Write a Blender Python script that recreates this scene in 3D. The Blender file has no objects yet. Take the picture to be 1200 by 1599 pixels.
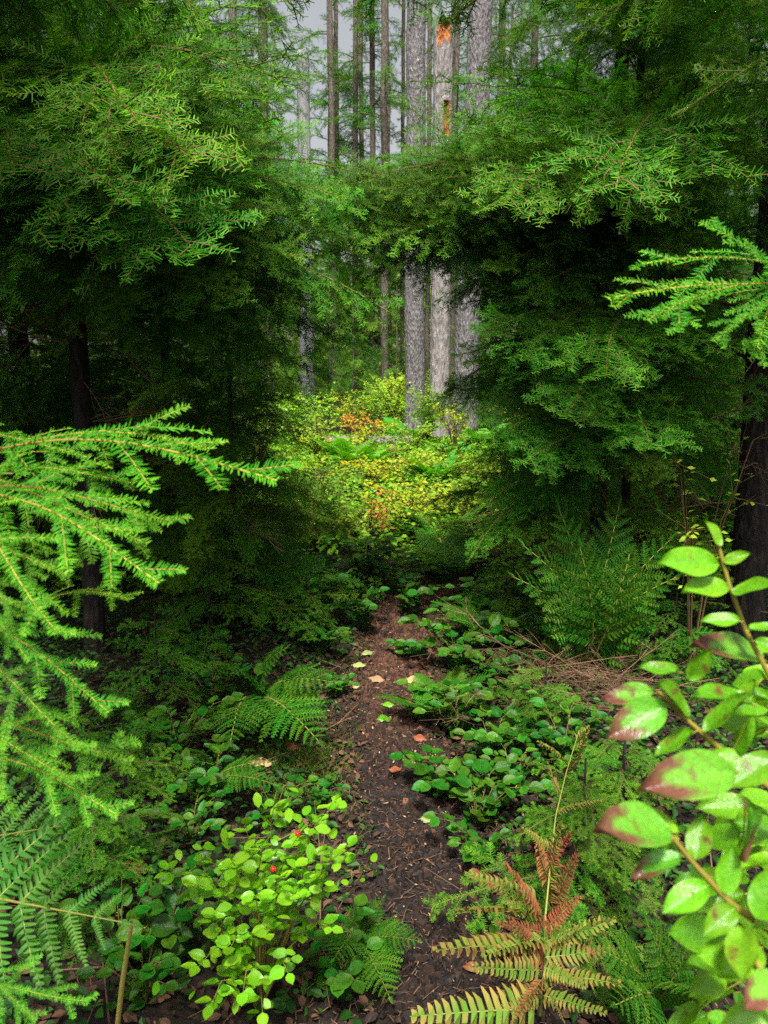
import bpy, math, random
import numpy as np
from mathutils import Vector, Matrix, noise as mnoise

# ------------------------------------------------------------------ camera, sky, sun, exposure
scene = bpy.context.scene
COL = scene.collection
R = math.radians
CAM = Vector((0, 0, 1.5)); PITCH = R(8.0); FPX = 1155.0
cam_d = bpy.data.cameras.new('camera'); cam = bpy.data.objects.new('camera', cam_d); COL.objects.link(cam)
cam.location = CAM; cam.rotation_euler = (R(90) - PITCH, 0, 0)
cam_d.sensor_fit = 'VERTICAL'; cam_d.sensor_height = 36.0; cam_d.lens = 26.0
cam_d.clip_start = 0.02; cam_d.clip_end = 800
cam_d.dof.use_dof = True; cam_d.dof.focus_distance = 2.6; cam_d.dof.aperture_fstop = 7.5
scene.camera = cam

SUN_EL, SUN_AZ = R(58), R(183)          # azimuth clockwise from +Y: light from above, a little behind the camera
world = bpy.data.worlds.new('World'); scene.world = world; world.use_nodes = True
wn = world.node_tree.nodes; wl = world.node_tree.links
bg = wn['Background']; bg.inputs['Strength'].default_value = 0.06
sky = wn.new('ShaderNodeTexSky'); sky.sky_type = 'NISHITA'; sky.sun_disc = False
sky.sun_elevation = SUN_EL; sky.sun_rotation = SUN_AZ
sky.air_density = 1.0; sky.dust_density = 7.0; sky.ozone_density = 1.0
hs = wn.new('ShaderNodeHueSaturation'); hs.inputs['Saturation'].default_value = 0.22   # thin bright overcast
wl.new(sky.outputs[0], hs.inputs['Color']); wl.new(hs.outputs[0], bg.inputs['Color'])
sun_d = bpy.data.lights.new('sun', 'SUN'); sun = bpy.data.objects.new('sun', sun_d); COL.objects.link(sun)
sun_d.energy = 2.6; sun_d.angle = R(8); sun_d.color = (1.0, 0.96, 0.88)
sdir = Vector((math.sin(SUN_AZ) * math.cos(SUN_EL), math.cos(SUN_AZ) * math.cos(SUN_EL), math.sin(SUN_EL)))
sun.rotation_euler = sdir.to_track_quat('Z', 'Y').to_euler()
scene.view_settings.view_transform = 'Standard'; scene.view_settings.look = 'None'
scene.view_settings.exposure = 1.85; scene.view_settings.gamma = 1.0
scene.view_settings.use_curve_mapping = False
cy = scene.cycles
cy.max_bounces = 5; cy.diffuse_bounces = 1; cy.glossy_bounces = 2; cy.transmission_bounces = 3
cy.use_denoising = False; cy.sample_clamp_indirect = 4.0
try:
    cy.denoiser = 'OPENIMAGEDENOISE'; cy.denoising_input_passes = 'RGB_ALBEDO_NORMAL'
except Exception:
    pass

# ------------------------------------------------------------------ helpers
rng = np.random.default_rng(7)
rnd = random.Random(11)
FWD = Vector((0, math.cos(PITCH), -math.sin(PITCH))); UPV = Vector((0, math.sin(PITCH), math.cos(PITCH)))

def at(px, py, d):
    """point of the place seen at photo pixel (px, py), d metres away along the view axis"""
    return CAM + Vector((1, 0, 0)) * ((px - 600) / FPX * d) + UPV * (-(py - 799.5) / FPX * d) + FWD * d

def sstep(a, b, x):
    t = min(1, max(0, (x - a) / (b - a))); return t * t * (3 - 2 * t)

def path_x(y):
    return float(np.interp(y, [-2, 1.5, 2.5, 3.6, 4.6, 5.3, 6.6, 8, 10, 14], [0.32, 0.24, 0.12, 0.03, 0.13, 0.24, 0.72, 1.5, 2.8, 5.0]))

def path_w(y):
    return float(np.interp(y, [0, 2.5, 3.6, 5, 7, 9], [0.20, 0.18, 0.18, 0.20, 0.24, 0.25]))

def gz(x, y):
    z = 0.80 * sstep(3.0, 14.0, y) + 0.9 * sstep(14, 42, y)
    d = abs(x - path_x(y))
    bank = 0.10 * sstep(0.2, 0.9, d) * (1 - sstep(9, 14, y))
    n = 0.05 * mnoise.noise((x * 1.3, y * 1.3, 0.3)) + 0.02 * mnoise.noise((x * 4, y * 4, 5.3))
    far = 0.25 * mnoise.noise((x * .15, y * .15, 2.0)) * sstep(10, 20, y)
    return z + bank + n * (0.35 + 0.65 * sstep(0.15, 0.6, d)) + far

def gpt(px, py, lift=0.0):
    p0 = CAM; dv = (at(px, py, 1.0) - CAM)
    lo = 0.6
    d = lo
    while d < 60:
        p = p0 + dv * d
        if p.z < gz(p.x, p.y): break
        d += 0.02
    return Vector((p.x, p.y, gz(p.x, p.y) + lift))

class MB:
    """collects vertices, faces of any size, material slots and a tint value; build() links ONE mesh"""
    def __init__(s): s.v = []; s.t = []; s.f = {}; s.n = 0
    def add(s, V, F, mat=0, tint=0.0, smooth=True):
        V = np.asarray(V, dtype=np.float64).reshape(-1, 3); F = np.asarray(F, dtype=np.int64)
        if len(F) == 0: return
        T = np.full(len(V), tint) if np.isscalar(tint) else np.asarray(tint, dtype=np.float64)
        s.v.append(V); s.t.append(T)
        s.f.setdefault((F.shape[1], mat, smooth), []).append(F + s.n); s.n += len(V)
    def quads(s, Q, mat=0, tint=0.0, smooth=False):
        Q = np.asarray(Q); n = len(Q)
        if n == 0: return
        T = tint if np.isscalar(tint) else np.repeat(np.asarray(tint), 4)
        s.add(Q.reshape(-1, 3), np.arange(n * 4).reshape(n, 4), mat, T, smooth)
    def mesh(s, name, mats):
        me = bpy.data.meshes.new(name)
        V = np.concatenate(s.v); T = np.concatenate(s.t)
        vi = []; tot = []; mi = []; sm = []
        for (k, m, smo), L in s.f.items():
            F = np.concatenate(L); vi.append(F.reshape(-1)); tot.append(np.full(len(F), k)); mi.append(np.full(len(F), m)); sm.append(np.full(len(F), smo))
        vi = np.concatenate(vi); tot = np.concatenate(tot); mi = np.concatenate(mi); sm = np.concatenate(sm)
        start = np.concatenate([[0], np.cumsum(tot)[:-1]])
        me.vertices.add(len(V)); me.vertices.foreach_set('co', V.astype(np.float32).reshape(-1))
        me.loops.add(len(vi)); me.loops.foreach_set('vertex_index', vi.astype(np.int32))
        me.polygons.add(len(tot)); me.polygons.foreach_set('loop_start', start.astype(np.int32))
        me.polygons.foreach_set('material_index', mi.astype(np.int32)); me.polygons.foreach_set('use_smooth', sm.astype(bool))
        a = me.attributes.new('tint', 'FLOAT', 'POINT'); a.data.foreach_set('value', T.astype(np.float32))
        for m in mats: me.materials.append(M[m])
        me.update(calc_edges=True)
        return me

def link(name, data, parent=None, mat=None):
    o = bpy.data.objects.new(name, data); COL.objects.link(o)
    if parent is not None: o.parent = parent
    if mat is not None: o.matrix_basis = mat
    return o

def tag(o, label=None, cat=None, group=None, kind=None):
    if label: o['label'] = label
    if cat: o['category'] = cat
    if group: o['group'] = group
    if kind: o['kind'] = kind
    return o

def thing(name, label, cat, loc=(0, 0, 0), group=None):
    o = bpy.data.objects.new(name, None); COL.objects.link(o); o.location = loc; o.empty_display_size = 0.1
    return tag(o, label, cat, group)

def frame(start, tip, up, length=1.0, wscale=1.0):
    """matrix that lays a mesh built along +X (length `length`, upper side +Z) from start to tip"""
    a = Vector(tip) - Vector(start); L = a.length; x = a / L
    u = Vector(up); z = (u - x * u.dot(x))
    if z.length < 1e-4: z = Vector((0, 1, 0)) - x * x.y
    z.normalize(); y = z.cross(x); s = L / length
    m = Matrix(((x.x * s, y.x * s * wscale, z.x * s, start[0]), (x.y * s, y.y * s * wscale, z.y * s, start[1]), (x.z * s, y.z * s * wscale, z.z * s, start[2]), (0, 0, 0, 1)))
    return m

def tube(mb, P, rad, k=6, mat=0, tint=0.0, cap=True):
    P = np.asarray(P, dtype=float); n = len(P)
    T = np.gradient(P, axis=0); T /= np.linalg.norm(T, axis=1)[:, None] + 1e-9
    ref = np.array([0, 0, 1.0]) if abs(T[:, 2]).mean() < 0.75 else np.array([1.0, 0, 0])
    A = np.cross(T, ref); A /= np.linalg.norm(A, axis=1)[:, None] + 1e-9
    B = np.cross(T, A)
    th = np.arange(k) / k * 2 * math.pi
    rad = np.broadcast_to(np.asarray(rad, dtype=float), (n,))
    V = P[:, None, :] + rad[:, None, None] * (np.cos(th)[None, :, None] * A[:, None, :] + np.sin(th)[None, :, None] * B[:, None, :])
    i = np.arange(n - 1)[:, None] * k; j = np.arange(k)[None, :]; j2 = (j + 1) % k
    F = np.stack([i + j, i + j2, i + k + j2, i + k + j], -1).reshape(-1, 4)
    mb.add(V.reshape(-1, 3), F, mat, tint)

# ------------------------------------------------------------------ materials
M = {}
def base_mat(name):
    m = bpy.data.materials.new(name); m.use_nodes = True; M[name] = m
    nt = m.node_tree; b = nt.nodes['Principled BSDF']
    return m, nt, nt.nodes, nt.links, b

def ramp(nodes, stops):
    r = nodes.new('ShaderNodeValToRGB'); e = r.color_ramp.elements
    e[0].position, e[0].color = stops[0][0], (*stops[0][1], 1)
    e[1].position, e[1].color = stops[-1][0], (*stops[-1][1], 1)
    for p, c in stops[1:-1]:
        n = e.new(p); n.color = (*c, 1)
    return r

def leaf_mat(name, a, b, rough=0.45, trans=0.3, var=0.25, huevar=0.03, spots=None, spot_scale=25, spot_lo=0.55, coat=0.0, spec=0.2, veins=False):
    """leaf: colour a..b by the tint of the leaf, each piece a little different, light passing through"""
    m, nt, N, L, bs = base_mat(name)
    at_ = N.new('ShaderNodeAttribute'); at_.attribute_name = 'tint'
    mx = N.new('ShaderNodeMix'); mx.data_type = 'RGBA'; mx.inputs[6].default_value = (*a, 1); mx.inputs[7].default_value = (*b, 1)
    L.new(at_.outputs['Fac'], mx.inputs[0]); col = mx.outputs[2]
    oi = N.new('ShaderNodeObjectInfo')
    if spots:
        tc = N.new('ShaderNodeTexCoord'); nz = N.new('ShaderNodeTexNoise'); nz.inputs['Scale'].default_value = spot_scale; nz.inputs['Detail'].default_value = 4
        vm = N.new('ShaderNodeVectorMath'); vm.operation = 'ADD'; L.new(tc.outputs['Object'], vm.inputs[0]); L.new(oi.outputs['Random'], vm.inputs[1]); L.new(vm.outputs[0], nz.inputs['Vector'])
        mr = N.new('ShaderNodeMapRange'); mr.inputs[1].default_value = spot_lo; mr.inputs[2].default_value = spot_lo + 0.12; L.new(nz.outputs[0], mr.inputs[0])
        mx2 = N.new('ShaderNodeMix'); mx2.data_type = 'RGBA'; L.new(mr.outputs[0], mx2.inputs[0]); L.new(col, mx2.inputs[6]); mx2.inputs[7].default_value = (*spots, 1); col = mx2.outputs[2]
    if veins:      # side veins run forward from the midrib
        tcv = N.new('ShaderNodeTexCoord'); sx = N.new('ShaderNodeSeparateXYZ'); L.new(tcv.outputs['Object'], sx.inputs[0])
        ab = N.new('ShaderNodeMath'); ab.operation = 'ABSOLUTE'; L.new(sx.outputs['Y'], ab.inputs[0])
        mm = N.new('ShaderNodeMath'); mm.operation = 'MULTIPLY_ADD'; L.new(ab.outputs[0], mm.inputs[0]); mm.inputs[1].default_value = -1.1; L.new(sx.outputs['X'], mm.inputs[2])
        m3 = N.new('ShaderNodeMath'); m3.operation = 'MULTIPLY'; L.new(mm.outputs[0], m3.inputs[0]); m3.inputs[1].default_value = 48
        sn = N.new('ShaderNodeMath'); sn.operation = 'SINE'; L.new(m3.outputs[0], sn.inputs[0])
        pw_ = N.new('ShaderNodeMapRange'); pw_.inputs[1].default_value = .8; pw_.inputs[2].default_value = 1.0; L.new(sn.outputs[0], pw_.inputs[0])
        nv = N.new('ShaderNodeTexNoise'); nv.inputs['Scale'].default_value = 14; nv.inputs['Detail'].default_value = 5; L.new(tcv.outputs['Object'], nv.inputs['Vector'])
        hh = N.new('ShaderNodeMath'); hh.operation = 'MULTIPLY_ADD'; L.new(pw_.outputs[0], hh.inputs[0]); hh.inputs[1].default_value = -.6; L.new(nv.outputs[0], hh.inputs[2])
        bp = N.new('ShaderNodeBump'); bp.inputs['Strength'].default_value = .18; bp.inputs['Distance'].default_value = .03; L.new(hh.outputs[0], bp.inputs['Height']); L.new(bp.outputs[0], bs.inputs['Normal'])
        mxv = N.new('ShaderNodeMix'); mxv.data_type = 'RGBA'; mf = N.new('ShaderNodeMath'); mf.operation = 'MULTIPLY'; L.new(pw_.outputs[0], mf.inputs[0]); mf.inputs[1].default_value = .3; L.new(mf.outputs[0], mxv.inputs[0]); L.new(col, mxv.inputs[6]); mxv.inputs[7].default_value = (b[0] * 1.4, b[1] * 1.1, b[2] * 1.5, 1)
        mxn = N.new('ShaderNodeMix'); mxn.data_type = 'RGBA'; mxn.blend_type = 'MULTIPLY'; mxn.inputs[0].default_value = .3; mrn = N.new('ShaderNodeMapRange'); mrn.inputs[1].default_value = .3; mrn.inputs[2].default_value = .7; mrn.inputs[3].default_value = .5; mrn.inputs[4].default_value = 1.3; L.new(nv.outputs[0], mrn.inputs[0]); L.new(mxv.outputs[2], mxn.inputs[6]); L.new(mrn.outputs[0], mxn.inputs[7]); col = mxn.outputs[2]
    hsv = N.new('ShaderNodeHueSaturation'); L.new(col, hsv.inputs['Color'])
    mv = N.new('ShaderNodeMapRange'); mv.inputs[3].default_value = 1 - var; mv.inputs[4].default_value = 1 + var; L.new(oi.outputs['Random'], mv.inputs[0]); L.new(mv.outputs[0], hsv.inputs['Value'])
    wn_ = N.new('ShaderNodeTexWhiteNoise'); wn_.noise_dimensions = '1D'; L.new(oi.outputs['Random'], wn_.inputs['W'])
    mh = N.new('ShaderNodeMapRange'); mh.inputs[3].default_value = 0.5 - huevar; mh.inputs[4].default_value = 0.5 + huevar; L.new(wn_.outputs['Value'], mh.inputs[0]); L.new(mh.outputs[0], hsv.inputs['Hue'])
    L.new(hsv.outputs[0], bs.inputs['Base Color']); bs.inputs['Roughness'].default_value = rough
    bs.inputs['Specular IOR Level'].default_value = spec; bs.inputs['Coat Weight'].default_value = coat; bs.inputs['Coat Roughness'].default_value = 0.25
    tr = N.new('ShaderNodeBsdfTranslucent')
    h2 = N.new('ShaderNodeHueSaturation'); h2.inputs['Saturation'].default_value = 1.1; h2.inputs['Value'].default_value = 1.25; L.new(hsv.outputs[0], h2.inputs['Color']); L.new(h2.outputs[0], tr.inputs['Color'])
    ms = N.new('ShaderNodeMixShader'); ms.inputs[0].default_value = trans
    L.new(bs.outputs[0], ms.inputs[1]); L.new(tr.outputs[0], ms.inputs[2]); L.new(ms.outputs[0], N['Material Output'].inputs['Surface'])
    return m

def bark_mat(name, c1, c2, c3, scale=18, stretch=0.25, bump=0.6, rough=0.9, lichen=None, lich_lo=0.6):
    m, nt, N, L, bs = base_mat(name)
    tc = N.new('ShaderNodeTexCoord'); mp = N.new('ShaderNodeMapping'); mp.inputs['Scale'].default_value = (1, 1, stretch); L.new(tc.outputs['Object'], mp.inputs[0])
    nz = N.new('ShaderNodeTexNoise'); nz.inputs['Scale'].default_value = scale; nz.inputs['Detail'].default_value = 6; nz.inputs['Roughness'].default_value = 0.7; L.new(mp.outputs[0], nz.inputs['Vector'])
    vo = N.new('ShaderNodeTexVoronoi'); vo.inputs['Scale'].default_value = scale * 1.6; L.new(mp.outputs[0], vo.inputs['Vector'])
    r = ramp(N, [(0.28, c1), (0.5, c2), (0.72, c3)]); L.new(nz.outputs[0], r.inputs[0]); col = r.outputs[0]
    if lichen:
        n2 = N.new('ShaderNodeTexNoise'); n2.inputs['Scale'].default_value = 14; n2.inputs['Detail'].default_value = 8; n2.inputs['Roughness'].default_value = .75; L.new(tc.outputs['Object'], n2.inputs['Vector'])
        mr = N.new('ShaderNodeMapRange'); mr.inputs[1].default_value = lich_lo; mr.inputs[2].default_value = lich_lo + .06; L.new(n2.outputs[0], mr.inputs[0])
        mx = N.new('ShaderNodeMix'); mx.data_type = 'RGBA'; L.new(mr.outputs[0], mx.inputs[0]); L.new(col, mx.inputs[6]); mx.inputs[7].default_value = (*lichen, 1); col = mx.outputs[2]
    L.new(col, bs.inputs['Base Color']); bs.inputs['Roughness'].default_value = rough; bs.inputs['Specular IOR Level'].default_value = 0.2
    ma = N.new('ShaderNodeMath'); ma.operation = 'ADD'; L.new(nz.outputs[0], ma.inputs[0]); L.new(vo.outputs['Distance'], ma.inputs[1])
    bp = N.new('ShaderNodeBump'); bp.inputs['Strength'].default_value = bump; bp.inputs['Distance'].default_value = 0.03; L.new(ma.outputs[0], bp.inputs['Height']); L.new(bp.outputs[0], bs.inputs['Normal'])
    return m

def plain_mat(name, a, b, rough=0.8, var=0.3):
    m, nt, N, L, bs = base_mat(name)
    at_ = N.new('ShaderNodeAttribute'); at_.attribute_name = 'tint'
    mx = N.new('ShaderNodeMix'); mx.data_type = 'RGBA'; mx.inputs[6].default_value = (*a, 1); mx.inputs[7].default_value = (*b, 1); L.new(at_.outputs['Fac'], mx.inputs[0])
    oi = N.new('ShaderNodeObjectInfo'); hsv = N.new('ShaderNodeHueSaturation'); mv = N.new('ShaderNodeMapRange'); mv.inputs[3].default_value = 1 - var; mv.inputs[4].default_value = 1 + var
    L.new(oi.outputs['Random'], mv.inputs[0]); L.new(mv.outputs[0], hsv.inputs['Value']); L.new(mx.outputs[2], hsv.inputs['Color'])
    L.new(hsv.outputs[0], bs.inputs['Base Color']); bs.inputs['Roughness'].default_value = rough; bs.inputs['Specular IOR Level'].default_value = 0.3
    return m

leaf_mat('needle', (0.025, 0.128, 0.005), (0.115, 0.33, 0.009), 0.55, 0.3, 0.35, 0.02, spec=0.12)
leaf_mat('needle_fresh', (0.034, 0.18, 0.007), (0.115, 0.35, 0.012), 0.5, 0.3, 0.15, 0.012, spec=0.12)
leaf_mat('needle_far', (0.035, 0.14, 0.010), (0.15, 0.31, 0.018), 0.6, 0.35, 0.3, 0.025, spec=0.1)
plain_mat('twig', (0.05, 0.03, 0.018), (0.14, 0.09, 0.022), 0.8)
plain_mat('twig_fresh', (0.16, 0.09, 0.02), (0.28, 0.26, 0.03), 0.6)
plain_mat('dead_twig', (0.055, 0.032, 0.018), (0.19, 0.11, 0.06), 0.9)
bark_mat('bark_dark', (0.005, 0.004, 0.004), (0.016, 0.013, 0.011), (0.045, 0.037, 0.032), 25, 0.3, 0.7)
bark_mat('bark_grey', (0.045, 0.04, 0.042), (0.13, 0.12, 0.122), (0.25, 0.235, 0.24), 24, 0.28, 1.0, lichen=(0.5, 0.5, 0.48), lich_lo=0.62)
bark_mat('bark_pale', (0.07, 0.06, 0.055), (0.19, 0.17, 0.165), (0.33, 0.30, 0.29), 18, 0.25, 0.8, lichen=(0.5, 0.48, 0.46), lich_lo=0.60)
bark_mat('bark_brown', (0.035, 0.026, 0.02), (0.085, 0.07, 0.055), (0.17, 0.145, 0.12), 22, 0.3, 0.7)
bark_mat('wood_silver', (0.12, 0.115, 0.12), (0.24, 0.235, 0.245), (0.38, 0.37, 0.39), 26, 0.03, 0.6)
bark_mat('wood_orange', (0.07, 0.018, 0.007), (0.30, 0.095, 0.028), (0.46, 0.22, 0.085), 22, 0.3, 1.0)
bark_mat('log_bark', (0.05, 0.04, 0.04), (0.14, 0.11, 0.11), (0.28, 0.23, 0.23), 18, 1.0, 0.7)
leaf_mat('salal', (0.010, 0.060, 0.005), (0.060, 0.19, 0.008), 0.36, 0.2, 0.4, 0.03, coat=0.0, spec=0.2, veins=True)
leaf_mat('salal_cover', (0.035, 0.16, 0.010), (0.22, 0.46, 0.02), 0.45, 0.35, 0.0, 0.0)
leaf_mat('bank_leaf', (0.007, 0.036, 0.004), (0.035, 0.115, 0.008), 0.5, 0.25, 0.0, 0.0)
leaf_mat('salal_near', (0.085, 0.27, 0.008), (0.17, 0.38, 0.012), 0.25, 0.3, 0.22, 0.012, spots=(0.13, 0.06, 0.02), spot_scale=2.6, spot_lo=0.62, coat=0.12, spec=.35, veins=True)
leaf_mat('salal_red', (0.10, 0.30, 0.02), (0.12, 0.048, 0.028), 0.28, 0.25, 0.2, 0.01, spots=(0.10, 0.035, 0.02), spot_scale=3.0, spot_lo=0.58, coat=0.12, spec=.35, veins=True)
leaf_mat('huckle', (0.13, 0.36, 0.010), (0.24, 0.46, 0.016), 0.35, 0.4, 0.2, 0.015, coat=0.15)
leaf_mat('huckle_dark', (0.02, 0.12, 0.015), (0.05, 0.2, 0.02), 0.4, 0.3, 0.2, 0.02)
leaf_mat('yellow_leaf', (0.22, 0.36, 0.012), (0.52, 0.46, 0.02), 0.5, 0.4, 0.2, 0.02)
leaf_mat('lime_leaf', (0.14, 0.36, 0.02), (0.34, 0.46, 0.03), 0.5, 0.4, 0.2, 0.02)
leaf_mat('orange_leaf', (0.45, 0.22, 0.03), (0.50, 0.09, 0.025), 0.5, 0.35, 0.2, 0.02)
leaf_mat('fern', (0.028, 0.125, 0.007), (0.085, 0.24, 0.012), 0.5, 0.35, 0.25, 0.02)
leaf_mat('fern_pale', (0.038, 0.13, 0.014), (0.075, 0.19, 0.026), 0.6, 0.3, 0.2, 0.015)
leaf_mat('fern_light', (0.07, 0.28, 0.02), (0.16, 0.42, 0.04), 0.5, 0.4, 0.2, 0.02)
leaf_mat('fern_dying', (0.075, 0.17, 0.012), (0.30, 0.125, 0.05), 0.7, 0.25, 0.3, 0.025, spots=(0.20, 0.075, 0.03), spot_scale=5, spot_lo=0.58)
leaf_mat('fern_rust', (0.11, 0.036, 0.012), (0.27, 0.105, 0.04), 0.8, 0.2, 0.35, 0.02)
plain_mat('fern_stalk', (0.10, 0.16, 0.02), (0.30, 0.18, 0.05), 0.6)
plain_mat('straw', (0.38, 0.33, 0.06), (0.5, 0.42, 0.12), 0.6)
plain_mat('dead_leaf_tan', (0.28, 0.16, 0.075), (0.38, 0.25, 0.14), 0.7)
plain_mat('dead_leaf_rust', (0.16, 0.04, 0.015), (0.26, 0.085, 0.035), 0.6)
plain_mat('dead_leaf_olive', (0.15, 0.2, 0.05), (0.26, 0.28, 0.09), 0.5)
plain_mat('chip', (0.007, 0.0062, 0.006), (0.15, 0.065, 0.034), 0.75)
plain_mat('litter_needle', (0.05, 0.025, 0.014), (0.22, 0.115, 0.06), 0.85)
plain_mat('berry', (0.55, 0.012, 0.008), (0.6, 0.02, 0.01), 0.2)
leaf_mat('moss', (0.05, 0.085, 0.01), (0.16, 0.2, 0.02), 0.9, 0.3, 0.0, 0.0)

def ground_mat(name, stops, scale, bump):
    m, nt, N, L, bs = base_mat(name)
    tc = N.new('ShaderNodeTexCoord')
    nz = N.new('ShaderNodeTexNoise'); nz.inputs['Scale'].default_value = scale; nz.inputs['Detail'].default_value = 10; nz.inputs['Roughness'].default_value = 0.75; L.new(tc.outputs['Object'], nz.inputs['Vector'])
    r = ramp(N, stops); L.new(nz.outputs[0], r.inputs[0]); L.new(r.outputs[0], bs.inputs['Base Color'])
    bs.inputs['Roughness'].default_value = 0.85; bs.inputs['Specular IOR Level'].default_value = 0.25
    n2 = N.new('ShaderNodeTexNoise'); n2.inputs['Scale'].default_value = scale * 6; n2.inputs['Detail'].default_value = 6; L.new(tc.outputs['Object'], n2.inputs['Vector'])
    bp = N.new('ShaderNodeBump'); bp.inputs['Strength'].default_value = bump; bp.inputs['Distance'].default_value = 0.02; L.new(n2.outputs[0], bp.inputs['Height']); L.new(bp.outputs[0], bs.inputs['Normal'])
ground_mat('forest_floor', [(0.3, (0.005, 0.004, 0.003)), (0.5, (0.014, 0.009, 0.006)), (0.64, (0.035, 0.022, 0.010)), (0.78, (0.03, 0.04, 0.008))], 7, 1.0)
ground_mat('path_soil', [(0.3, (0.005, 0.004, 0.004)), (0.5, (0.011, 0.009, 0.008)), (0.68, (0.03, 0.019, 0.013)), (0.8, (0.06, 0.038, 0.025))], 9, 1.0)

# ------------------------------------------------------------------ the ground and the path
def graded(lo, hi, fine_lo, fine_hi, step):
    c = list(np.arange(fine_lo, fine_hi + 1e-6, step)); s = step
    while c[-1] < hi: s *= 1.13; c.append(c[-1] + s)
    s = step
    while c[0] > lo: s *= 1.13; c.insert(0, c[0] - s)
    return np.array(c)
xs = graded(-170, 170, -2.2, 2.4, 0.05); ys = graded(-60, 260, 0.6, 8.0, 0.05)
V = np.array([[x, y, gz(x, y)] for y in ys for x in xs])
nx, ny = len(xs), len(ys)
I = (np.arange(ny - 1)[:, None] * nx + np.arange(nx - 1)[None, :]).reshape(-1)
mb = MB(); mb.add(V, np.stack([I, I + 1, I + nx + 1, I + nx], -1))
tag(link('ground', mb.mesh('ground', ['forest_floor'])), kind='structure')

yy = np.arange(-0.5, 9.5, 0.03); k = 25
V = []
for y in yy:
    hw = path_w(y) * 1.5
    for j in range(k):
        u = j / (k - 1) * 2 - 1
        x = path_x(y) + u * hw
        rag = 0.012 * mnoise.noise((x * 5, y * 5, 1)) + 0.01 * mnoise.noise((x * 22, y * 22, 2)) + 0.006 * mnoise.noise((x * 60, y * 60, 3))
        V.append((x, y, gz(x, y) + 0.014 - 0.05 * max(0, abs(u) - 0.55) / 0.45 + rag))
I = (np.arange(len(yy) - 1)[:, None] * k + np.arange(k - 1)[None, :]).reshape(-1)
mb = MB(); mb.add(V, np.stack([I, I + 1, I + k + 1, I + k], -1))
tag(link('path', mb.mesh('path', ['path_soil'])), kind='structure')

def path_h(x, y): return gz(x, y) + 0.014

# ------------------------------------------------------------------ hemlock foliage
def twig_curve(p, d, n, l, c, s):
    """points at distances s (array) along a twig that droops by c"""
    s = np.asarray(s)[:, None]
    return p + d * s - n * (c * s * s)

def needles(mb, p, d, n, l, c, per_m, nl, nw, r, mat=1, tint0=0.0, tint1=1.0, keel=False, top=0.35):
    """two flat rows of needles along a twig and a thinner row on top"""
    m = max(2, int(l * per_m))
    for side in (-1, 1, 0):
        k = m if side else int(m * top)
        if k < 1: continue
        s = (np.arange(k) + r.random(k)) / k * l
        P = twig_curve(p, d, n, l, c, s)
        T = d - n * (2 * c * s)[:, None]; T /= np.linalg.norm(T, axis=1)[:, None]
        B = np.cross(n, T)
        if side: ang = r.normal(1.12, 0.14, k); out = B * side; rise = r.normal(0.06, 0.16, k)
        else: ang = r.normal(0.8, 0.25, k); out = B * (r.random(k)[:, None] * 1.2 - 0.6) + n * 0.8; rise = r.normal(0.1, 0.1, k)
        D = T * np.cos(ang)[:, None] + out * np.sin(ang)[:, None] + n * rise[:, None]; D /= np.linalg.norm(D, axis=1)[:, None]
        env = np.minimum(1, 0.45 + (l - s) / 0.03) if c else 1.0
        ln = nl * (0.5 + 0.5 * r.random(k)) * env * (r.random(k) > .07) * (1 if side else 0.7)
        W = np.cross(D, n); W /= np.linalg.norm(W, axis=1)[:, None] + 1e-9
        roll = r.normal(0, 0.35, k)[:, None]; W = W * np.cos(roll) + np.cross(D, W) * np.sin(roll)
        w = nw * 0.5
        tint = np.clip(tint0 + (tint1 - tint0) * (s / l) ** 2 + r.normal(0, 0.17, k), 0, 1)
        L_ = ln[:, None]
        a0 = P - W * w * 0.55; a1 = P + W * w * 0.55; b0 = P + D * L_ * 0.55 - W * w; b1 = P + D * L_ * 0.55 + W * w
        c0 = P + D * L_ - W * w * 0.35; c1 = P + D * L_ + W * w * 0.35
        if keel:
            mb.quads(np.stack([a0, a1, b1, b0], 1), mat, tint); mb.quads(np.stack([b0, b1, c1, c0], 1), mat, tint)
        else:
            mb.quads(np.stack([a0, a1, c1, c0], 1), mat, tint)

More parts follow.
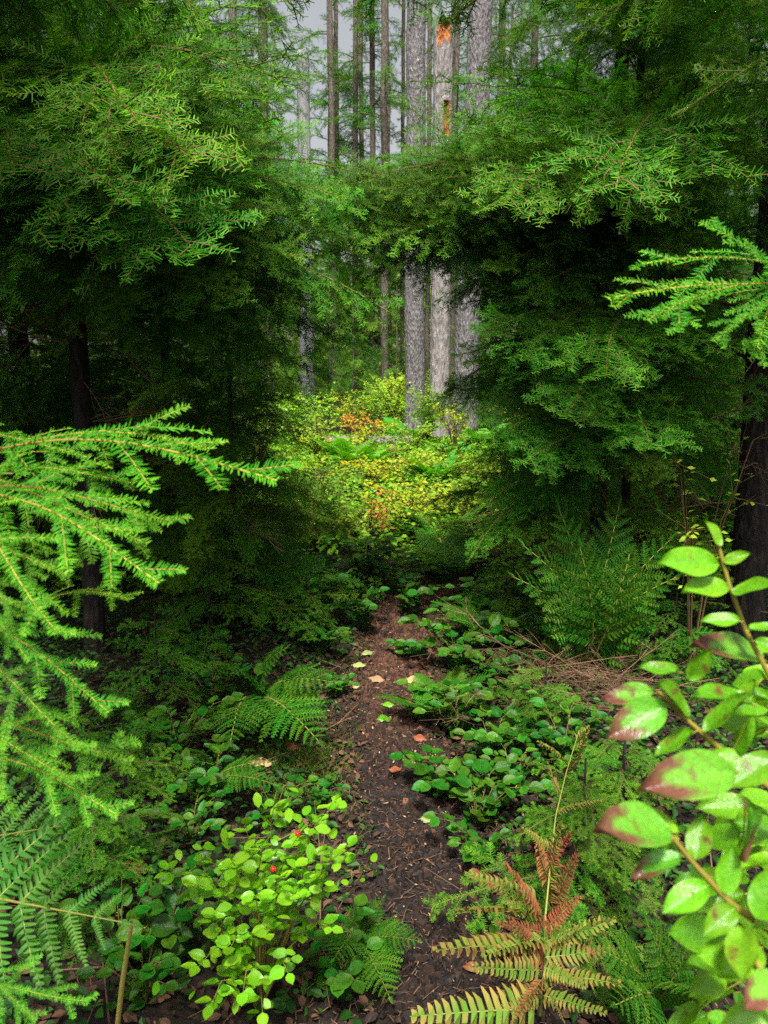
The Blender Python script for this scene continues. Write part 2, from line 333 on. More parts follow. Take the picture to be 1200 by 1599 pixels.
def hemlock_branch(L, seed, per_m, nl, nw, gap1=0.05, gap2=0.028, keel=False, arch=0.10, sub=True, w1=0.42, kw=1.0, newgrowth=0.5, bare=0.10, jit=0.3, skip=0.06):
    """a flat drooping hemlock bough along +X: wood in slot 0, needles in slot 1"""
    r = np.random.default_rng(seed); mb = MB(); UP = np.array([0, 0, 1.0])
    X = np.linspace(0, L, 14)
    wob = 0.02 * L * np.sin(X / L * 5 + seed)
    def zc(x): u = x / L; return L * arch * (4 * u * (1 - u)) * (1 - 0.3 * u)
    P = np.stack([X, wob, zc(X)], 1)
    tube(mb, P, np.linspace(0.0055 * L * kw + 0.0012, 0.0012, 14), 5, 0, np.linspace(0, 1, 14).repeat(5))
    def axis(x):
        y = np.interp(x, X, wob); e = 0.01
        t = np.array([2 * e, np.interp(x + e, X, wob) - np.interp(x - e, X, wob), zc(min(L, x + e)) - zc(max(0, x - e))]); return np.array([x, y, zc(x)]), t / np.linalg.norm(t)
    x = L * bare; side = 1
    specs = []
    while x < L * 0.985:
        u = x / L
        l1 = (w1 * L * min(1, 0.35 + u / 0.22) * (1 - u) ** 0.75 * (0.65 + 0.5 * r.random()) + 0.035)
        specs.append((x, side, l1)); side = -side
        x += gap1 * (0.35 + 0.4 * r.random()) * (1 if u < .8 else 0.7)
    for (x, side, l1) in specs:
        if r.random() < skip: continue
        p, t = axis(x)
        n = UP + r.normal(0, jit, 3); n -= t * n.dot(t); n /= np.linalg.norm(n)
        b = np.cross(n, t)
        a = r.normal(0.92, 0.12) - 0.25 * (x / L)
        d = t * math.cos(a) + b * side * math.sin(a) + n * r.normal(-0.02, 0.12); d /= np.linalg.norm(d)
        n1 = n - d * n.dot(d); n1 /= np.linalg.norm(n1)
        c = (0.35 + 0.5 * r.random()) * 0.5 / max(l1, 0.15)* min(1, l1 / .2)
        s = np.linspace(0, l1, 5); tube(mb, twig_curve(p, d, n1, l1, c, s), np.linspace(0.0022 * kw, 0.0007, 5), 3, 0, np.linspace(0.3, 1, 5).repeat(3))
        needles(mb, p, d, n1, l1, c, per_m, nl, nw, r, 1, 0.0, newgrowth * (0.6 + 0.7 * r.random()), keel)
        if sub and l1 > 0.07:
            y = 0.02 + 0.02 * r.random(); sd = 1
            while y < l1 * 0.93:
                v = y / l1
                l2 = min(0.16, 0.45 * l1 * (1 - v) ** 0.8 * (0.5 + 0.6 * r.random()) + 0.018)
                q = twig_curve(p, d, n1, l1, c, [y])[0]; t2 = d - n1 * 2 * c * y; t2 /= np.linalg.norm(t2)
                n2 = n1 + r.normal(0, jit, 3); n2 -= t2 * n2.dot(t2); n2 /= np.linalg.norm(n2)
                b2 = np.cross(n2, t2); a2 = r.normal(0.85, 0.12)
                d2 = t2 * math.cos(a2) + b2 * sd * math.sin(a2) + n2 * r.normal(-0.04, 0.1); d2 /= np.linalg.norm(d2)
                n3 = n2 - d2 * n2.dot(d2); n3 /= np.linalg.norm(n3)
                c2 = 0.6
                e = q + d2 * l2 - n3 * c2 * l2 * l2; wv = np.cross(n3, d2) * 0.0008 * kw
                mb.quads(np.array([[q - wv, q + wv, e + wv, e - wv]]), 0, 1.0)
                needles(mb, q, d2, n3, l2, c2, per_m, nl, nw, r, 1, 0.0, newgrowth * (0.5 + 0.9 * r.random()), keel)
                sd = -sd; y += gap2 * (0.35 + 0.4 * r.random())
    for q in range(8):
        u0 = bare + (1 - bare) * q / 8; u1 = bare + (1 - bare) * (q + 1) / 8
        A = np.array([L * u0, np.interp(L * u0, X, wob), zc(L * u0)]); B = np.array([L * u1, np.interp(L * u1, X, wob), zc(L * u1)]); l = np.linalg.norm(B - A); d = (B - A) / l
        n = UP - d * d[2]; n /= np.linalg.norm(n)
        needles(mb, A, d, n, l, 0.0, per_m, nl, nw, r, 1, newgrowth * .6 * u0, newgrowth * u1, keel, top=.8)
    return mb

# shared meshes: four boughs for the middle distance, three for the distance, three sprays for the foreground
MID = [hemlock_branch(1.4, 100 + i, 170, 0.023, 0.0044, 0.080, 0.044, newgrowth=0.6, jit=.4, arch=.16).mesh('hemlock_bough', ['twig', 'needle']) for i in range(5)]
FAR = [hemlock_branch(2.2, 200 + i, 48, 0.055, 0.015, 0.16, 0.10, kw=1.6, newgrowth=0.7, jit=.45, arch=.14).mesh('far_bough', ['twig', 'needle_far']) for i in range(4)]
NEAR = [hemlock_branch(0.45, 300 + i, 330, 0.0185, 0.0023, 0.12, 0.075, keel=True, arch=0.08, w1=0.42, newgrowth=0.9, sub=i == 3, bare=0.03, jit=.22, skip=.1, kw=.6).mesh('near_spray', ['twig_fresh', 'needle_fresh']) for i in range(4)]

def dead_stick(seed, L=1.0, n=9, up=0.1):
    r = np.random.default_rng(seed); mb = MB()
    def grow(p, d, l, rad, lev):
        k = 5; P = [p]
        for i in range(k):
            d = d + r.normal(0, 0.09, 3); d /= np.linalg.norm(d); P.append(P[-1] + d * l / k)
        tube(mb, P, np.linspace(rad, rad * .35, k + 1), 4, 0, r.random())
        if lev < 2:
            for _ in range(n if lev == 0 else 3):
                u = 0.15 + 0.8 * r.random(); q = P[int(u * k)]
                dd = d + r.normal(0, 0.65, 3) * np.array([1, 1, .6]); dd /= np.linalg.norm(dd)
                grow(q, dd, l * (0.5 - 0.3 * u) * (0.6 + .6 * r.random()), rad * .5, lev + 1)
    grow(np.zeros(3), np.array([1.0, 0, 0]), L, 0.006 * L, 0)
    return mb.mesh('dead_stick', ['dead_twig'])
DEAD = [dead_stick(400 + i) for i in range(4)]

def trunk_mesh(name, h, r0, r1, mat, seed, lean=(0, 0), k=14, rough=0.04, seg=0.25, flare=0.25, bend=0.03):
    mb = MB(); n = max(6, int(h / seg)); Z = np.linspace(-0.15, h, n)
    V = []
    for z in Z:
        u = max(0, z) / h; rr = r0 + (r1 - r0) * u
        rr *= 1 + flare * math.exp(-max(z, 0) / (r0 * 3 + .02))
        cx = lean[0] * z + bend * h * .2 * mnoise.noise((z * .5, seed, 0)); cyy = lean[1] * z + bend * h * .2 * mnoise.noise((z * .5, seed, 9))
        for j in range(k):
            a = j / k * 2 * math.pi
            q = rr * (1 + rough * 2 * mnoise.noise((math.cos(a) * 2, math.sin(a) * 2 + seed, z * 1.5)) + rough * mnoise.noise((math.cos(a) * 6, math.sin(a) * 6 + seed, z * 5)))
            V.append((cx + q * math.cos(a), cyy + q * math.sin(a), z))
    I = np.arange(n - 1)[:, None] * k; J = np.arange(k)[None, :]
    F = np.stack([I + J, I + (J + 1) % k, I + k + (J + 1) % k, I + k + J], -1).reshape(-1, 4)
    mb.add(V, F, 0)
    mb.add(V[-k:], [list(range(k))], 0)
    def centre(z):
        return Vector((lean[0] * z + bend * h * .2 * mnoise.noise((z * .5, seed, 0)), lean[1] * z + bend * h * .2 * mnoise.noise((z * .5, seed, 9)), z))
    return mb.mesh(name, [mat]), centre

def put_branch(root, mesh, start, az, el, L, meshL, roll=0.0, name='branch', wscale=1.0):
    d = Vector((math.cos(az) * math.cos(el), math.sin(az) * math.cos(el), math.sin(el)))
    sidev = Vector((-math.sin(az), math.cos(az), 0))
    up = d.cross(sidev) * -1
    if up.z < 0: up = -up
    up = up * math.cos(roll) + sidev * math.sin(roll)
    return link(name, mesh, root, frame(start, start + d * L, up, meshL, wscale))

def hemlock(label, x, y, h, r0, n, z0, z1, L0, L1, seed, az=None, el=(-0.28, 0.08), mat='bark_dark', meshes=None, meshL=1.4, dead=0, lean=(0, 0), name='hemlock_tree', group='hemlock trees along the path', extra=()):
    """tree > trunk, branch (one object each), dead_branch; branch length runs L0 (low) to L1 (top)"""
    r = random.Random(seed); meshes = meshes or MID
    base = Vector((x, y, gz(x, y) - 0.02)); t = thing(name, label, 'tree', base, group)
    tm, cen = trunk_mesh('trunk', h, r0, r0 * .25, mat, seed, lean, 12)
    link('trunk', tm, t)
    a = r.random() * 6.28
    for i in range(n):
        u = (i + r.random() * .8) / n; z = z0 + (z1 - z0) * u
        if az is None: a += 2.4 + r.uniform(-.35, .35); aa = a
        else: aa = R(r.uniform(*az))
        L = (L0 + (L1 - L0) * u) * r.uniform(.75, 1.12)
        put_branch(t, r.choice(meshes), cen(z), aa, r.uniform(*el) + 0.12 * u, L, meshL, r.uniform(-.6, .6), wscale=r.uniform(.85, 1.1))
    for i in range(dead):
        z = r.uniform(0.25, max(z0, .8) + .5)
        put_branch(t, r.choice(DEAD), cen(z), r.random() * 6.28, r.uniform(-.35, .25), r.uniform(.5, 1.1), 1.0, r.uniform(-1, 1), 'dead_branch')
    for (sx, sy, sz, ex, ey, ez, i) in extra:     # boughs whose run the photograph shows
        s = Vector((sx, sy, sz)) - base; e = Vector((ex, ey, ez)) - base
        link('branch', meshes[i % len(meshes)], t, frame(s, e, (0, -.75, 1), meshL, 1.25))
    return t

# ------------------------------------------------------------------ trunks in the clearing
def zat(py, y):
    dv = at(600, py, 1.0) - CAM; return CAM.z + dv.z * y / dv.y

def px_ground(px, depth):
    x = (px - 600) / FPX * depth; return x, depth

def clear_trunk(name, label, px, depth, h, r0, r1, mat, seed, lean, group, stubs=5, boughs=0, zb=(5, 12), cat='tree', k=28):
    x, y = px_ground(px, depth); t = thing(name, label, cat, (x, y, gz(x, y) - .05), group)
    tm, cen = trunk_mesh('trunk', h, r0, r1, mat, seed, lean, k, 0.03, 0.16, 0.35, 0.012)
    link('trunk', tm, t); r = random.Random(seed)
    for i in range(stubs):
        z = r.uniform(1.5, min(h, 12)); put_branch(t, r.choice(DEAD), cen(z), r.random() * 6.28, r.uniform(-.2, .3), r.uniform(.35, 1.3), 1.0, 0, 'dead_branch')
    for i in range(boughs):
        z = r.uniform(*zb); put_branch(t, r.choice(FAR), cen(z), r.random() * 6.28, r.uniform(-.35, .05), r.uniform(1.1, 2.2), 2.2, r.uniform(-.3, .3))
    return t
G_BIG = 'large grey trunks in the clearing'
clear_trunk('conifer_tree', 'straight grey conifer trunk, left of the three large trunks in the clearing', 648, 16.5, 22, .215, .17, 'bark_grey', 3, (-.004, 0), G_BIG, 9)
clear_trunk('conifer_tree', 'widest grey conifer trunk leaning right, rightmost of three in the clearing', 722, 14.0, 20, .225, .185, 'bark_grey', 5, (.028, 0), G_BIG, 4)

def snag(name, label, px, depth, h, r0, r1, mat, seed, holes, lean=(0, 0)):
    """broken dead trunk with torn-open places that show raw wood"""
    x, y = px_ground(px, depth); base = Vector((x, y, gz(x, y) - .05)); t = thing(name, label, 'dead tree', base)
    k = 36; n = int(h / .07); V = []; inner = np.zeros((n, k), bool)
    for i in range(n):
        z = h * i / (n - 1); u = z / h; rr = (r0 + (r1 - r0) * u) * (1 + .3 * math.exp(-z / .5))
        for j in range(k):
            a = j / k * 2 * math.pi
            q = rr * (1 + .05 * mnoise.noise((math.cos(a) * 2, math.sin(a) * 2, z * .8 + seed)) + .04 * mnoise.noise((math.cos(a) * 7, math.sin(a) * 7, z * 4 + seed)))
            zz = z
            if i >= n - 1: zz += .30 * mnoise.noise((math.cos(a) * 2.2, math.sin(a) * 2.2, seed)) + .12 * mnoise.noise((math.cos(a) * 8, math.sin(a) * 8, seed))
            for (za, zb, ac, aw) in holes:
                e = .18 * mnoise.noise((a * 3, z * 2.5, seed + 4)); da = abs((a - ac + math.pi) % (2 * math.pi) - math.pi)
                if za + e < z < zb + e and da < aw * (1 + 1.2 * e): inner[i, j] = True
            V.append([lean[0] * z + q * math.cos(a), lean[1] * z + q * math.sin(a), zz])
    V = np.array(V); cenr = np.stack([lean[0] * V[:, 2], lean[1] * V[:, 2]], 1)
    fi = inner.reshape(-1); outer_f = []; inner_f = []
    for i in range(n - 1):
        for j in range(k):
            f = [i * k + j, i * k + (j + 1) % k, (i + 1) * k + (j + 1) % k, (i + 1) * k + j]
            (inner_f if all(fi[q] for q in f) else outer_f).append(f)
    mb = MB(); mb.add(V, outer_f, 0); mb.add(V[-k:], [list(range(k))], 0); link('trunk', mb.mesh('trunk', [mat]), t)
    if inner_f:
        used = np.zeros(len(V), int)
        for f in inner_f:
            for q in f: used[q] += 1
        W = V.copy(); deep = used >= 4
        for q in np.nonzero(deep)[0]:
            f_ = .55 + .25 * mnoise.noise((V[q, 0] * 20, V[q, 1] * 20, V[q, 2] * 6)); W[q, :2] = cenr[q] + (V[q, :2] - cenr[q]) * f_
        mb = MB(); mb.add(W, inner_f, 0); o = link('exposed_wood', mb.mesh('exposed_wood', ['wood_orange']), t); o['label'] = 'raw orange wood where the bark is torn away'
    r = random.Random(seed)
    for i in range(4):
        z = r.uniform(1.5, h * .9); put_branch(t, r.choice(DEAD), Vector((lean[0] * z, lean[1] * z, z)), r.random() * 6.28, .1, r.uniform(.3, .6), 1.0, 0, 'dead_branch')
    return t
front = -math.pi / 2
gs = gz(1.1, 15) - .05; zt = zat(36, 15) - gs
snag('broken_snag', 'broken dead trunk with orange rotten wood, between the two large grey trunks', 686, 15.0, zt, .20, .185, 'bark_pale', 8,
     [(zat(78, 15) - gs, zt + .3, front, .8), (zat(222, 15) - gs, zat(150, 15) - gs, front + .3, .42), (zat(264, 15) - gs, zat(242, 15) - gs, front + .5, .3)])
snag('silver_snag', 'bare silvery dead trunk against the pale sky, left of the thin trunks', 482, 21.0, zat(82, 21) - gz(-2.1, 21), .21, .165, 'wood_silver', 18, [])

G_THIN = 'thin dark trunks far behind the clearing'
for (px, dep, r0, lab, nb) in [
    (521, 27, .11, 'thin dark trunk just right of the silvery snag, left one of a close pair', 16),
    (530, 28, .12, 'thin dark trunk right of the silvery snag, right one of a close pair', 16),
    (555, 26, .13, 'thin dark trunk standing alone midway between silvery snag and large grey trunks', 26),
    (583, 25, .13, 'thin brown trunk close left of a thicker brown trunk, in the far wood', 22),
    (601, 22, .15, 'thicker brown trunk with stubs left of the large grey trunks', 10),
    (627, 26, .09, 'very thin dark stem tight left of the large grey trunks', 6),
    (569, 30, .13, 'far short-looking trunk seen low under the crossing boughs', 14),
    (666, 24, .10, 'slender dark trunk glimpsed between left grey trunk and orange snag', 10),
    (704, 22, .12, 'dark trunk glimpsed between orange snag and widest grey trunk', 8),
    (768, 24, .16, 'dark trunk standing right behind the widest grey trunk', 30),
    (428, 18, .15, 'brown trunk mostly veiled by boughs, left of the silvery snag', 16)]:
    clear_trunk('slim_conifer', lab, px, dep, 18, r0 * .78, r0 * .6, 'bark_brown', int(px), (rnd.uniform(-.008, .008), 0), G_THIN, 5, int(nb * 1.6), (2.5, 14), k=12)

# wooded backdrop: more trees that can be told apart, then one far mass
G_BACK = 'trees deep in the wood'
back = [(-3.2, 17, 'dense green conifer deep in the wood, behind the left hemlocks'), (-6.5, 20, 'tall conifer at the far left edge of the wood'), (-1.6, 24, 'small-looking green conifer seen below the sky gap'),
        (3.6, 19, 'leafy green conifer directly right of the widest grey trunk'), (5.4, 16, 'broad conifer behind the right hemlocks'), (7.8, 19, 'conifer at the far right edge of the wood'),
        (2.3, 27, 'far conifer seen between the large trunks and right hemlocks'), (0.2, 33, 'far green conifer closing the view behind the thin trunks'), (-4.5, 29, 'far conifer behind the silvery snag'), (4.8, 30, 'far conifer behind the right side boughs')]
for i, (x, y, lab) in enumerate(back):
    gap = -4 < x < 0.6
    hemlock(lab, x, y, 15, .16, 34 if gap else 60, 0.6, 7.5 if gap else 15, 2.6, 1.7, 500 + i, mat='bark_brown', meshes=FAR, meshL=2.2, name='forest_conifer', group=G_BACK, el=(-.35, .0))

for i, (x, y, h, lab) in enumerate([(-.75, 18.5, 3.2, 'young bright conifer behind the clearing, below the thin trunks'), (.35, 20.5, 4.0, 'young conifer close behind the left grey trunk'), (-2.3, 15.0, 3.6, 'young conifer at left back of the clearing'), (1.55, 19.5, 3.0, 'young conifer behind the orange snag'),
                                   (2.9, 15.5, 3.4, 'young conifer right behind the widest grey trunk'), (-.2, 25, 5.0, 'pale green young conifer furthest back in the middle'), (-1.5, 21, 4.6, 'pale green young conifer in front of the silvery snag foot')]):
    hemlock(lab, x, y, h, .04, 40, .15, h * .97, 1.35, .35, 540 + i, mat='bark_brown', meshes=FAR, meshL=2.2, name='young_conifer', group='young conifers behind the clearing', el=(-.4, .05))

# ------------------------------------------------------------------ hemlocks by the path
T1 = (-1.62, 4.0)
hemlock('slim dark-trunked hemlock left of the path under its arching boughs', *T1, 9, .055, 56, 1.95, 7.5, 1.75, .5, 21, dead=14,
        extra=[(*T1, 2.75, *at(300, 120, 2.7), 0), (*T1, 2.5, *at(120, 190, 2.5), 1), (*T1, 2.45, *at(540, 310, 3.3), 2), (*T1, 2.3, *at(285, 400, 2.7), 3),
               (*T1, 2.2, *at(120, 330, 2.3), 4), (*T1, 2.15, *at(480, 400, 3.2), 0), (*T1, 2.05, *at(590, 560, 4.0), 1), (*T1, 2.6, *at(450, 150, 3.0), 2), (*T1, 2.05, *at(370, 480, 2.9), 3),
               (*T1, 2.4, *at(220, 260, 2.6), 1), (*T1, 2.5, *at(400, 230, 2.9), 4), (*T1, 2.3, *at(430, 330, 2.9), 1), (*T1, 2.2, *at(20, 420, 2.6), 2), (*T1, 2.1, *at(200, 470, 2.6), 0), (*T1, 2.1, *at(520, 500, 3.6), 3), (*T1, 2.3, *at(560, 380, 3.6), 4), (*T1, 2.3, *at(330, 330, 2.7), 2),
               (*T1, 2.75, *at(420, 130, 2.2), 3), (*T1, 2.7, *at(250, 190, 2.0), 0), (*T1, 2.4, *at(200, 320, 2.0), 2), (*T1, 2.3, *at(290, 410, 2.1), 4), (*T1, 2.5, *at(50, 270, 1.9), 1), (*T1, 2.6, *at(330, 250, 2.1), 1),
               (*T1, 2.5, *at(640, 300, 3.7), 3), (*T1, 2.4, *at(660, 350, 3.8), 0), (*T1, 2.3, *at(620, 420, 3.8), 2), (*T1, 2.2, *at(585, 480, 3.9), 1), (*T1, 2.1, *at(560, 530, 4.0), 4), (*T1, 2.45, *at(570, 330, 3.5), 0), (*T1, 1.95, *at(520, 600, 4.0), 2)])
hemlock('bushy hemlock with thin stem behind the slim dark hemlock, left side', -1.62, 5.6, 7.5, .04, 100, 0.25, 7.0, 1.5, .4, 22, dead=8)
hemlock('hemlock at the left edge whose boughs darken the upper left corner', -2.9, 3.3, 10, .08, 64, 2.1, 8.0, 1.9, .6, 23, dead=6)
hemlock('low hemlock sapling at the left rim of the path, hanging dark sprays', -0.98, 4.75, 2.9, .022, 80, 0.10, 2.7, .85, .25, 24, dead=4, name='hemlock_sapling', el=(-.45, 0))
hemlock('hemlock filling the shade behind the left hemlocks', -3.0, 6.2, 10, .09, 125, 0.2, 8.5, 2.1, .7, 25, dead=6)
hemlock('hemlock closing the gap far behind the left edge trunks', -4.3, 7.6, 10, .09, 120, 0.15, 8.5, 2.2, .7, 29)
hemlock('tall hemlock far back on the left side of the clearing', -3.3, 9.6, 9, .08, 90, 0.3, 8.0, 1.9, .9, 26)
hemlock('hemlock with drooping skirts at the outer left, half lost in shade', -4.6, 5.0, 10, .09, 90, 0.3, 8.5, 2.2, 1.4, 27)
T5 = (1.36, 4.6)
hemlock('hemlock with dark stem right of the path, boughs crossing over it', *T5, 9, .055, 78, 0.6, 7.6, 1.35, .45, 31, dead=10,
        extra=[(*T5, 2.43, *at(560, 322, 4.3), 0), (*T5, 2.58, *at(640, 312, 4.1), 1), (*T5, 2.28, *at(690, 382, 4.0), 2), (*T5, 2.55, *at(980, 340, 3.0), 3), (*T5, 2.52, *at(800, 275, 3.4), 4),
               (*T5, 2.00, *at(720, 480, 4.0), 0), (*T5, 1.70, *at(715, 560, 4.0), 1), (*T5, 1.30, *at(735, 720, 4.1), 2), (*T5, 0.95, *at(755, 850, 4.2), 3), (*T5, 2.60, *at(880, 300, 3.2), 2),
               (*T5, 2.36, *at(620, 392, 4.1), 3), (*T5, 2.30, *at(760, 420, 3.6), 4), (*T5, 2.33, *at(520, 317, 4.4), 2), (*T5, 1.60, *at(770, 640, 3.7), 0), (*T5, 1.50, *at(850, 600, 3.5), 4), (*T5, 1.50, *at(900, 650, 3.3), 1), (*T5, 1.10, *at(760, 790, 4.0), 1), (*T5, 2.20, *at(830, 470, 3.4), 0), (*T5, 2.10, *at(690, 440, 4.2), 3),
               (*T5, 2.48, *at(540, 342, 3.9), 1), (*T5, 2.33, *at(590, 342, 3.8), 4), (*T5, 2.23, *at(520, 357, 4.2), 3), (*T5, 2.41, *at(650, 412, 3.8), 0), (*T5, 2.53, *at(600, 292, 3.8), 2), (*T5, 2.38, *at(740, 327, 3.5), 3), (*T5, 2.46, *at(580, 412, 4.3), 1), (*T5, 2.28, *at(660, 332, 3.6), 2), (*T5, 2.60, *at(1000, 250, 3.3), 1), (*T5, 2.30, *at(1050, 420, 3.2), 4), (*T5, 2.75, *at(990, 300, 2.3), 0), (*T5, 1.75, *at(810, 560, 3.2), 2), (*T5, 1.50, *at(870, 650, 3.0), 3), (*T5, 1.30, *at(765, 690, 3.5), 0), (*T5, 1.80, *at(960, 590, 2.9), 1), (*T5, 1.20, *at(1000, 700, 3.0), 4), (*T5, 1.15, *at(830, 730, 3.2), 0), (*T5, 1.90, *at(740, 520, 3.5), 4), (*T5, 2.57, *at(800, 325, 2.7), 1), 
               (*T5, 2.53, *at(430, 319, 4.0), 3), (*T5, 2.43, *at(455, 312, 3.9), 0), (*T5, 2.38, *at(470, 357, 4.1), 1), (*T5, 2.28, *at(505, 397, 4.0), 2), (*T5, 2.58, *at(500, 292, 3.7), 4), (*T5, 2.33, *at(560, 377, 3.6), 3), (*T5, 2.53, *at(470, 337, 4.4), 2), (*T5, 2.46, *at(560, 437, 4.2), 4), (*T5, 2.48, *at(600, 302, 3.5), 0)])
hemlock('second slender stem of hemlock close behind the path-side hemlock', 1.62, 5.0, 7, .035, 34, 1.0, 6.5, 1.2, .8, 32, dead=8)
hemlock('stout dark hemlock trunk at the right edge of the view', 2.06, 4.1, 10, .095, 70, 1.5, 8.2, 1.75, .6, 33, dead=12)
hemlock('light green hemlock behind the right hemlocks', 2.35, 7.2, 9, .08, 100, 0.3, 8.0, 1.8, .9, 34)
hemlock('hemlock deeper on the right, behind the stout dark trunk', 4.1, 6.4, 10, .09, 125, 0.2, 8.5, 2.2, .7, 35)
hemlock('hemlock on the right rim of the clearing beyond the path bend', 3.9, 10.5, 10, .09, 90, 0.4, 9.0, 1.9, .9, 36)

hemlock('hemlock added just outside the left edge to shade the left hollow', -1.75, 1.0, 8, .08, 24, 2.75, 4.6, 1.4, .9, 28, az=(-50, 30))  # extra tree, added only so its boughs darken the left bank and hollow

# overhead boughs of trees standing beside the camera
def side_tree(label, x, y, h, r0, boughs, name='hemlock_tree', meshes=None, meshL=1.4, partname='branch'):
    base = Vector((x, y, gz(x, y) - .02)); t = thing(name, label, 'tree', base, 'hemlock trees along the path')
    tm, cen = trunk_mesh('trunk', h, r0, r0 * .35, 'bark_dark', int(abs(x) * 100), (0, 0), 12); link('trunk', tm, t)
    meshes = meshes or MID
    for (zs, tip, i, up) in boughs:
        s = cen(zs - base.z); link(partname, meshes[i % len(meshes)], t, frame(s, Vector(tip) - base, up, meshL))
    return t
side_tree('hemlock beside the viewer whose dark boughs hang into the upper left corner', -2.2, 2.2, 6, .07,
          [(3.2, at(330, 40, 2.3), 1, (0, -.2, 1)), (3.0, at(120, 70, 2.8), 2, (0, -.3, 1)), (3.4, at(480, 20, 2.9), 3, (0, 0, 1)), (2.9, at(60, 20, 2.6), 4, (0, -.2, 1)), (3.1, at(260, 90, 2.6), 2, (0, -.2, 1))])
side_tree('hemlock beside the viewer whose boughs hang into the upper right corner', 2.3, 2.4, 6, .07,
          [(3.1, at(900, 60, 2.6), 0, (0, -.3, 1)), (3.3, at(700, 30, 3.0), 1, (0, -.2, 1)), (3.2, at(1080, 60, 3.0), 2, (0, -.3, 1)), (2.7, at(1060, 180, 2.5), 4, (0, -.2, 1)), (3.4, at(560, 10, 3.2), 2, (0, -.2, 1))])

# foreground sprays on the left: a sapling just outside the frame, each spray a part of its bough
def near_sapling(label, x, y, h, sprays, seed):
    base = Vector((x, y, gz(x, y) - .02)); t = thing('hemlock_sapling', label, 'sapling', base, 'foreground hemlock saplings')
    tm, cen = trunk_mesh('trunk', h, .02, .008, 'bark_dark', seed, (0, 0), 10); link('trunk', tm, t)
    r = random.Random(seed)
    for (p0, d0, p1, d1, i, up) in sprays:
        s = at(*p0, d0); e = at(*p1, d1)
        root = cen(max(.1, min(h - .02, s.z + .05 - base.z))) + base
        mb = MB(); A = np.array(root - s); P = [np.array([0., 0, 0]), A * .5 + np.array([0, 0, -.01]), A]
        tube(mb, P, [.002, .003, .004], 5, 0, .2); bo = link('bough', mb.mesh('bough', ['twig_fresh']), t, Matrix.Translation(s - base))
        link('spray', NEAR[i % len(NEAR)], bo, frame((0, 0, 0), e - s, up, .45, r.uniform(.9, 1.1)))
    return t
U1 = (0.0, -.55, 1)
near_sapling('hemlock sapling at left edge reaching bright green sprays into the view', -1.0, 1.0, 1.75, [
    ((-40, 712), 1.02, (437, 745), .90, 1, (.1, -.5, 1)), ((10, 700), 1.1, (330, 700), 1.0, 0, U1), ((-60, 770), .95, (272, 812), .88, 2, U1), ((-50, 765), .92, (255, 905), .82, 1, (.2, -.7, 1)),
    ((20, 740), 1.1, (210, 755), 1.0, 3, U1), ((-60, 800), .88, (95, 985), .78, 2, (.4, -.9, .8)), ((-80, 900), .9, (60, 960), .85, 3, U1), ((-60, 960), .95, (175, 1108), .88, 1, (.3, -.8, 1)),
    ((-60, 1010), .92, (130, 1165), .88, 2, (.3, -.9, 1)), ((60, 940), 1.2, (205, 935), 1.1, 0, U1), ((-60, 1120), 1.0, (205, 1190), .98, 3, U1), ((-50, 1170), .95, (188, 1268), .92, 1, (.2, -.8, 1)),
    ((-60, 680), 1.25, (140, 715), 1.2, 3, U1), ((-60, 1540), 1.0, (140, 1560), 1.0, 2, (0, -.8, 1)), ((-60, 1500), 1.0, (60, 1590), .95, 1, (0, -.8, 1)),
    ((-70, 740), 1.05, (230, 850), .98, 3, U1), ((-80, 830), .95, (110, 900), .9, 3, U1), ((-80, 900), .9, (50, 1030), .85, 1, (.3, -.8, 1)), 
    ((-80, 1130), .95, (120, 1215), .9, 2, U1), ((-30, 860), 1.0, (30, 1010), .95, 0, (.5, -.9, .6))], 41)
near_sapling('hemlock sapling at right edge with one bright pale-green spray', 1.15, 1.25, 2.1, [
    ((1290, 470), 1.2, (955, 470), 1.05, 1, (-.1, -.6, 1)), ((1290, 440), 1.2, (1000, 415), 1.1, 2, (-.1, -.6, 1)), ((1260, 450), 1.15, (1010, 500), 1.0, 3, (-.1, -.7, 1)),
    ((1250, 440), 1.1, (1120, 535), 1.0, 1, (-.2, -.8, 1)), ((1280, 420), 1.15, (1190, 560), 1.05, 2, (-.2, -.8, 1)), ((1290, 520), 1.2, (1170, 470), 1.1, 3, U1)], 42)

# low hemlock seedlings right of the path
def seedling(label, px, py, h, n, L, seed, mesh=None, el=(-.5, .1)):
    b = gpt(px, py); t = thing('hemlock_seedling', label, 'seedling', b, 'hemlock seedlings by the path')
    tm, cen = trunk_mesh('trunk', h, .008, .003, 'bark_dark', seed, (0, 0), 8, seg=.05); link('trunk', tm, t); r = random.Random(seed); a = 0
    for i in range(n):
        a += 2.4; z = h * (.15 + .8 * i / n); put_branch(t, r.choice(SEED), cen(z), a, r.uniform(*el), L * r.uniform(.7, 1.1) * (1.1 - .6 * i / n), .45, r.uniform(-.3, .3))
    return t
SEED = [hemlock_branch(0.45, 350 + i, 330, 0.018, 0.0030, 0.062, 0.036, arch=0.10, w1=0.42, newgrowth=0.6, bare=0.05).mesh('seedling_spray', ['twig', 'needle']) for i in range(3)]
seedling('hemlock seedling with fanned drooping sprays right of the rusty fern', 905, 1440, .5, 16, .42, 61)
seedling('hemlock seedling behind the dying fern, below the twig heap', 970, 1290, .36, 12, .38, 62)
seedling('hemlock seedling beside the glossy leaves at the right edge', 1050, 1060, .45, 14, .42, 63)
seedling('hemlock seedling in the shade left of the bright shrub', 150, 1420, .4, 12, .36, 64)
seedling('small hemlock seedling hanging over the dark hollow left of path', 250, 1140, .55, 12, .38, 65)
seedling('hemlock seedling rising in the left shade under the bright sprays', 330, 1010, .7, 16, .5, 66)
seedling('hemlock seedling among leaves on the mid right bank', 850, 1150, .34, 12, .36, 69)
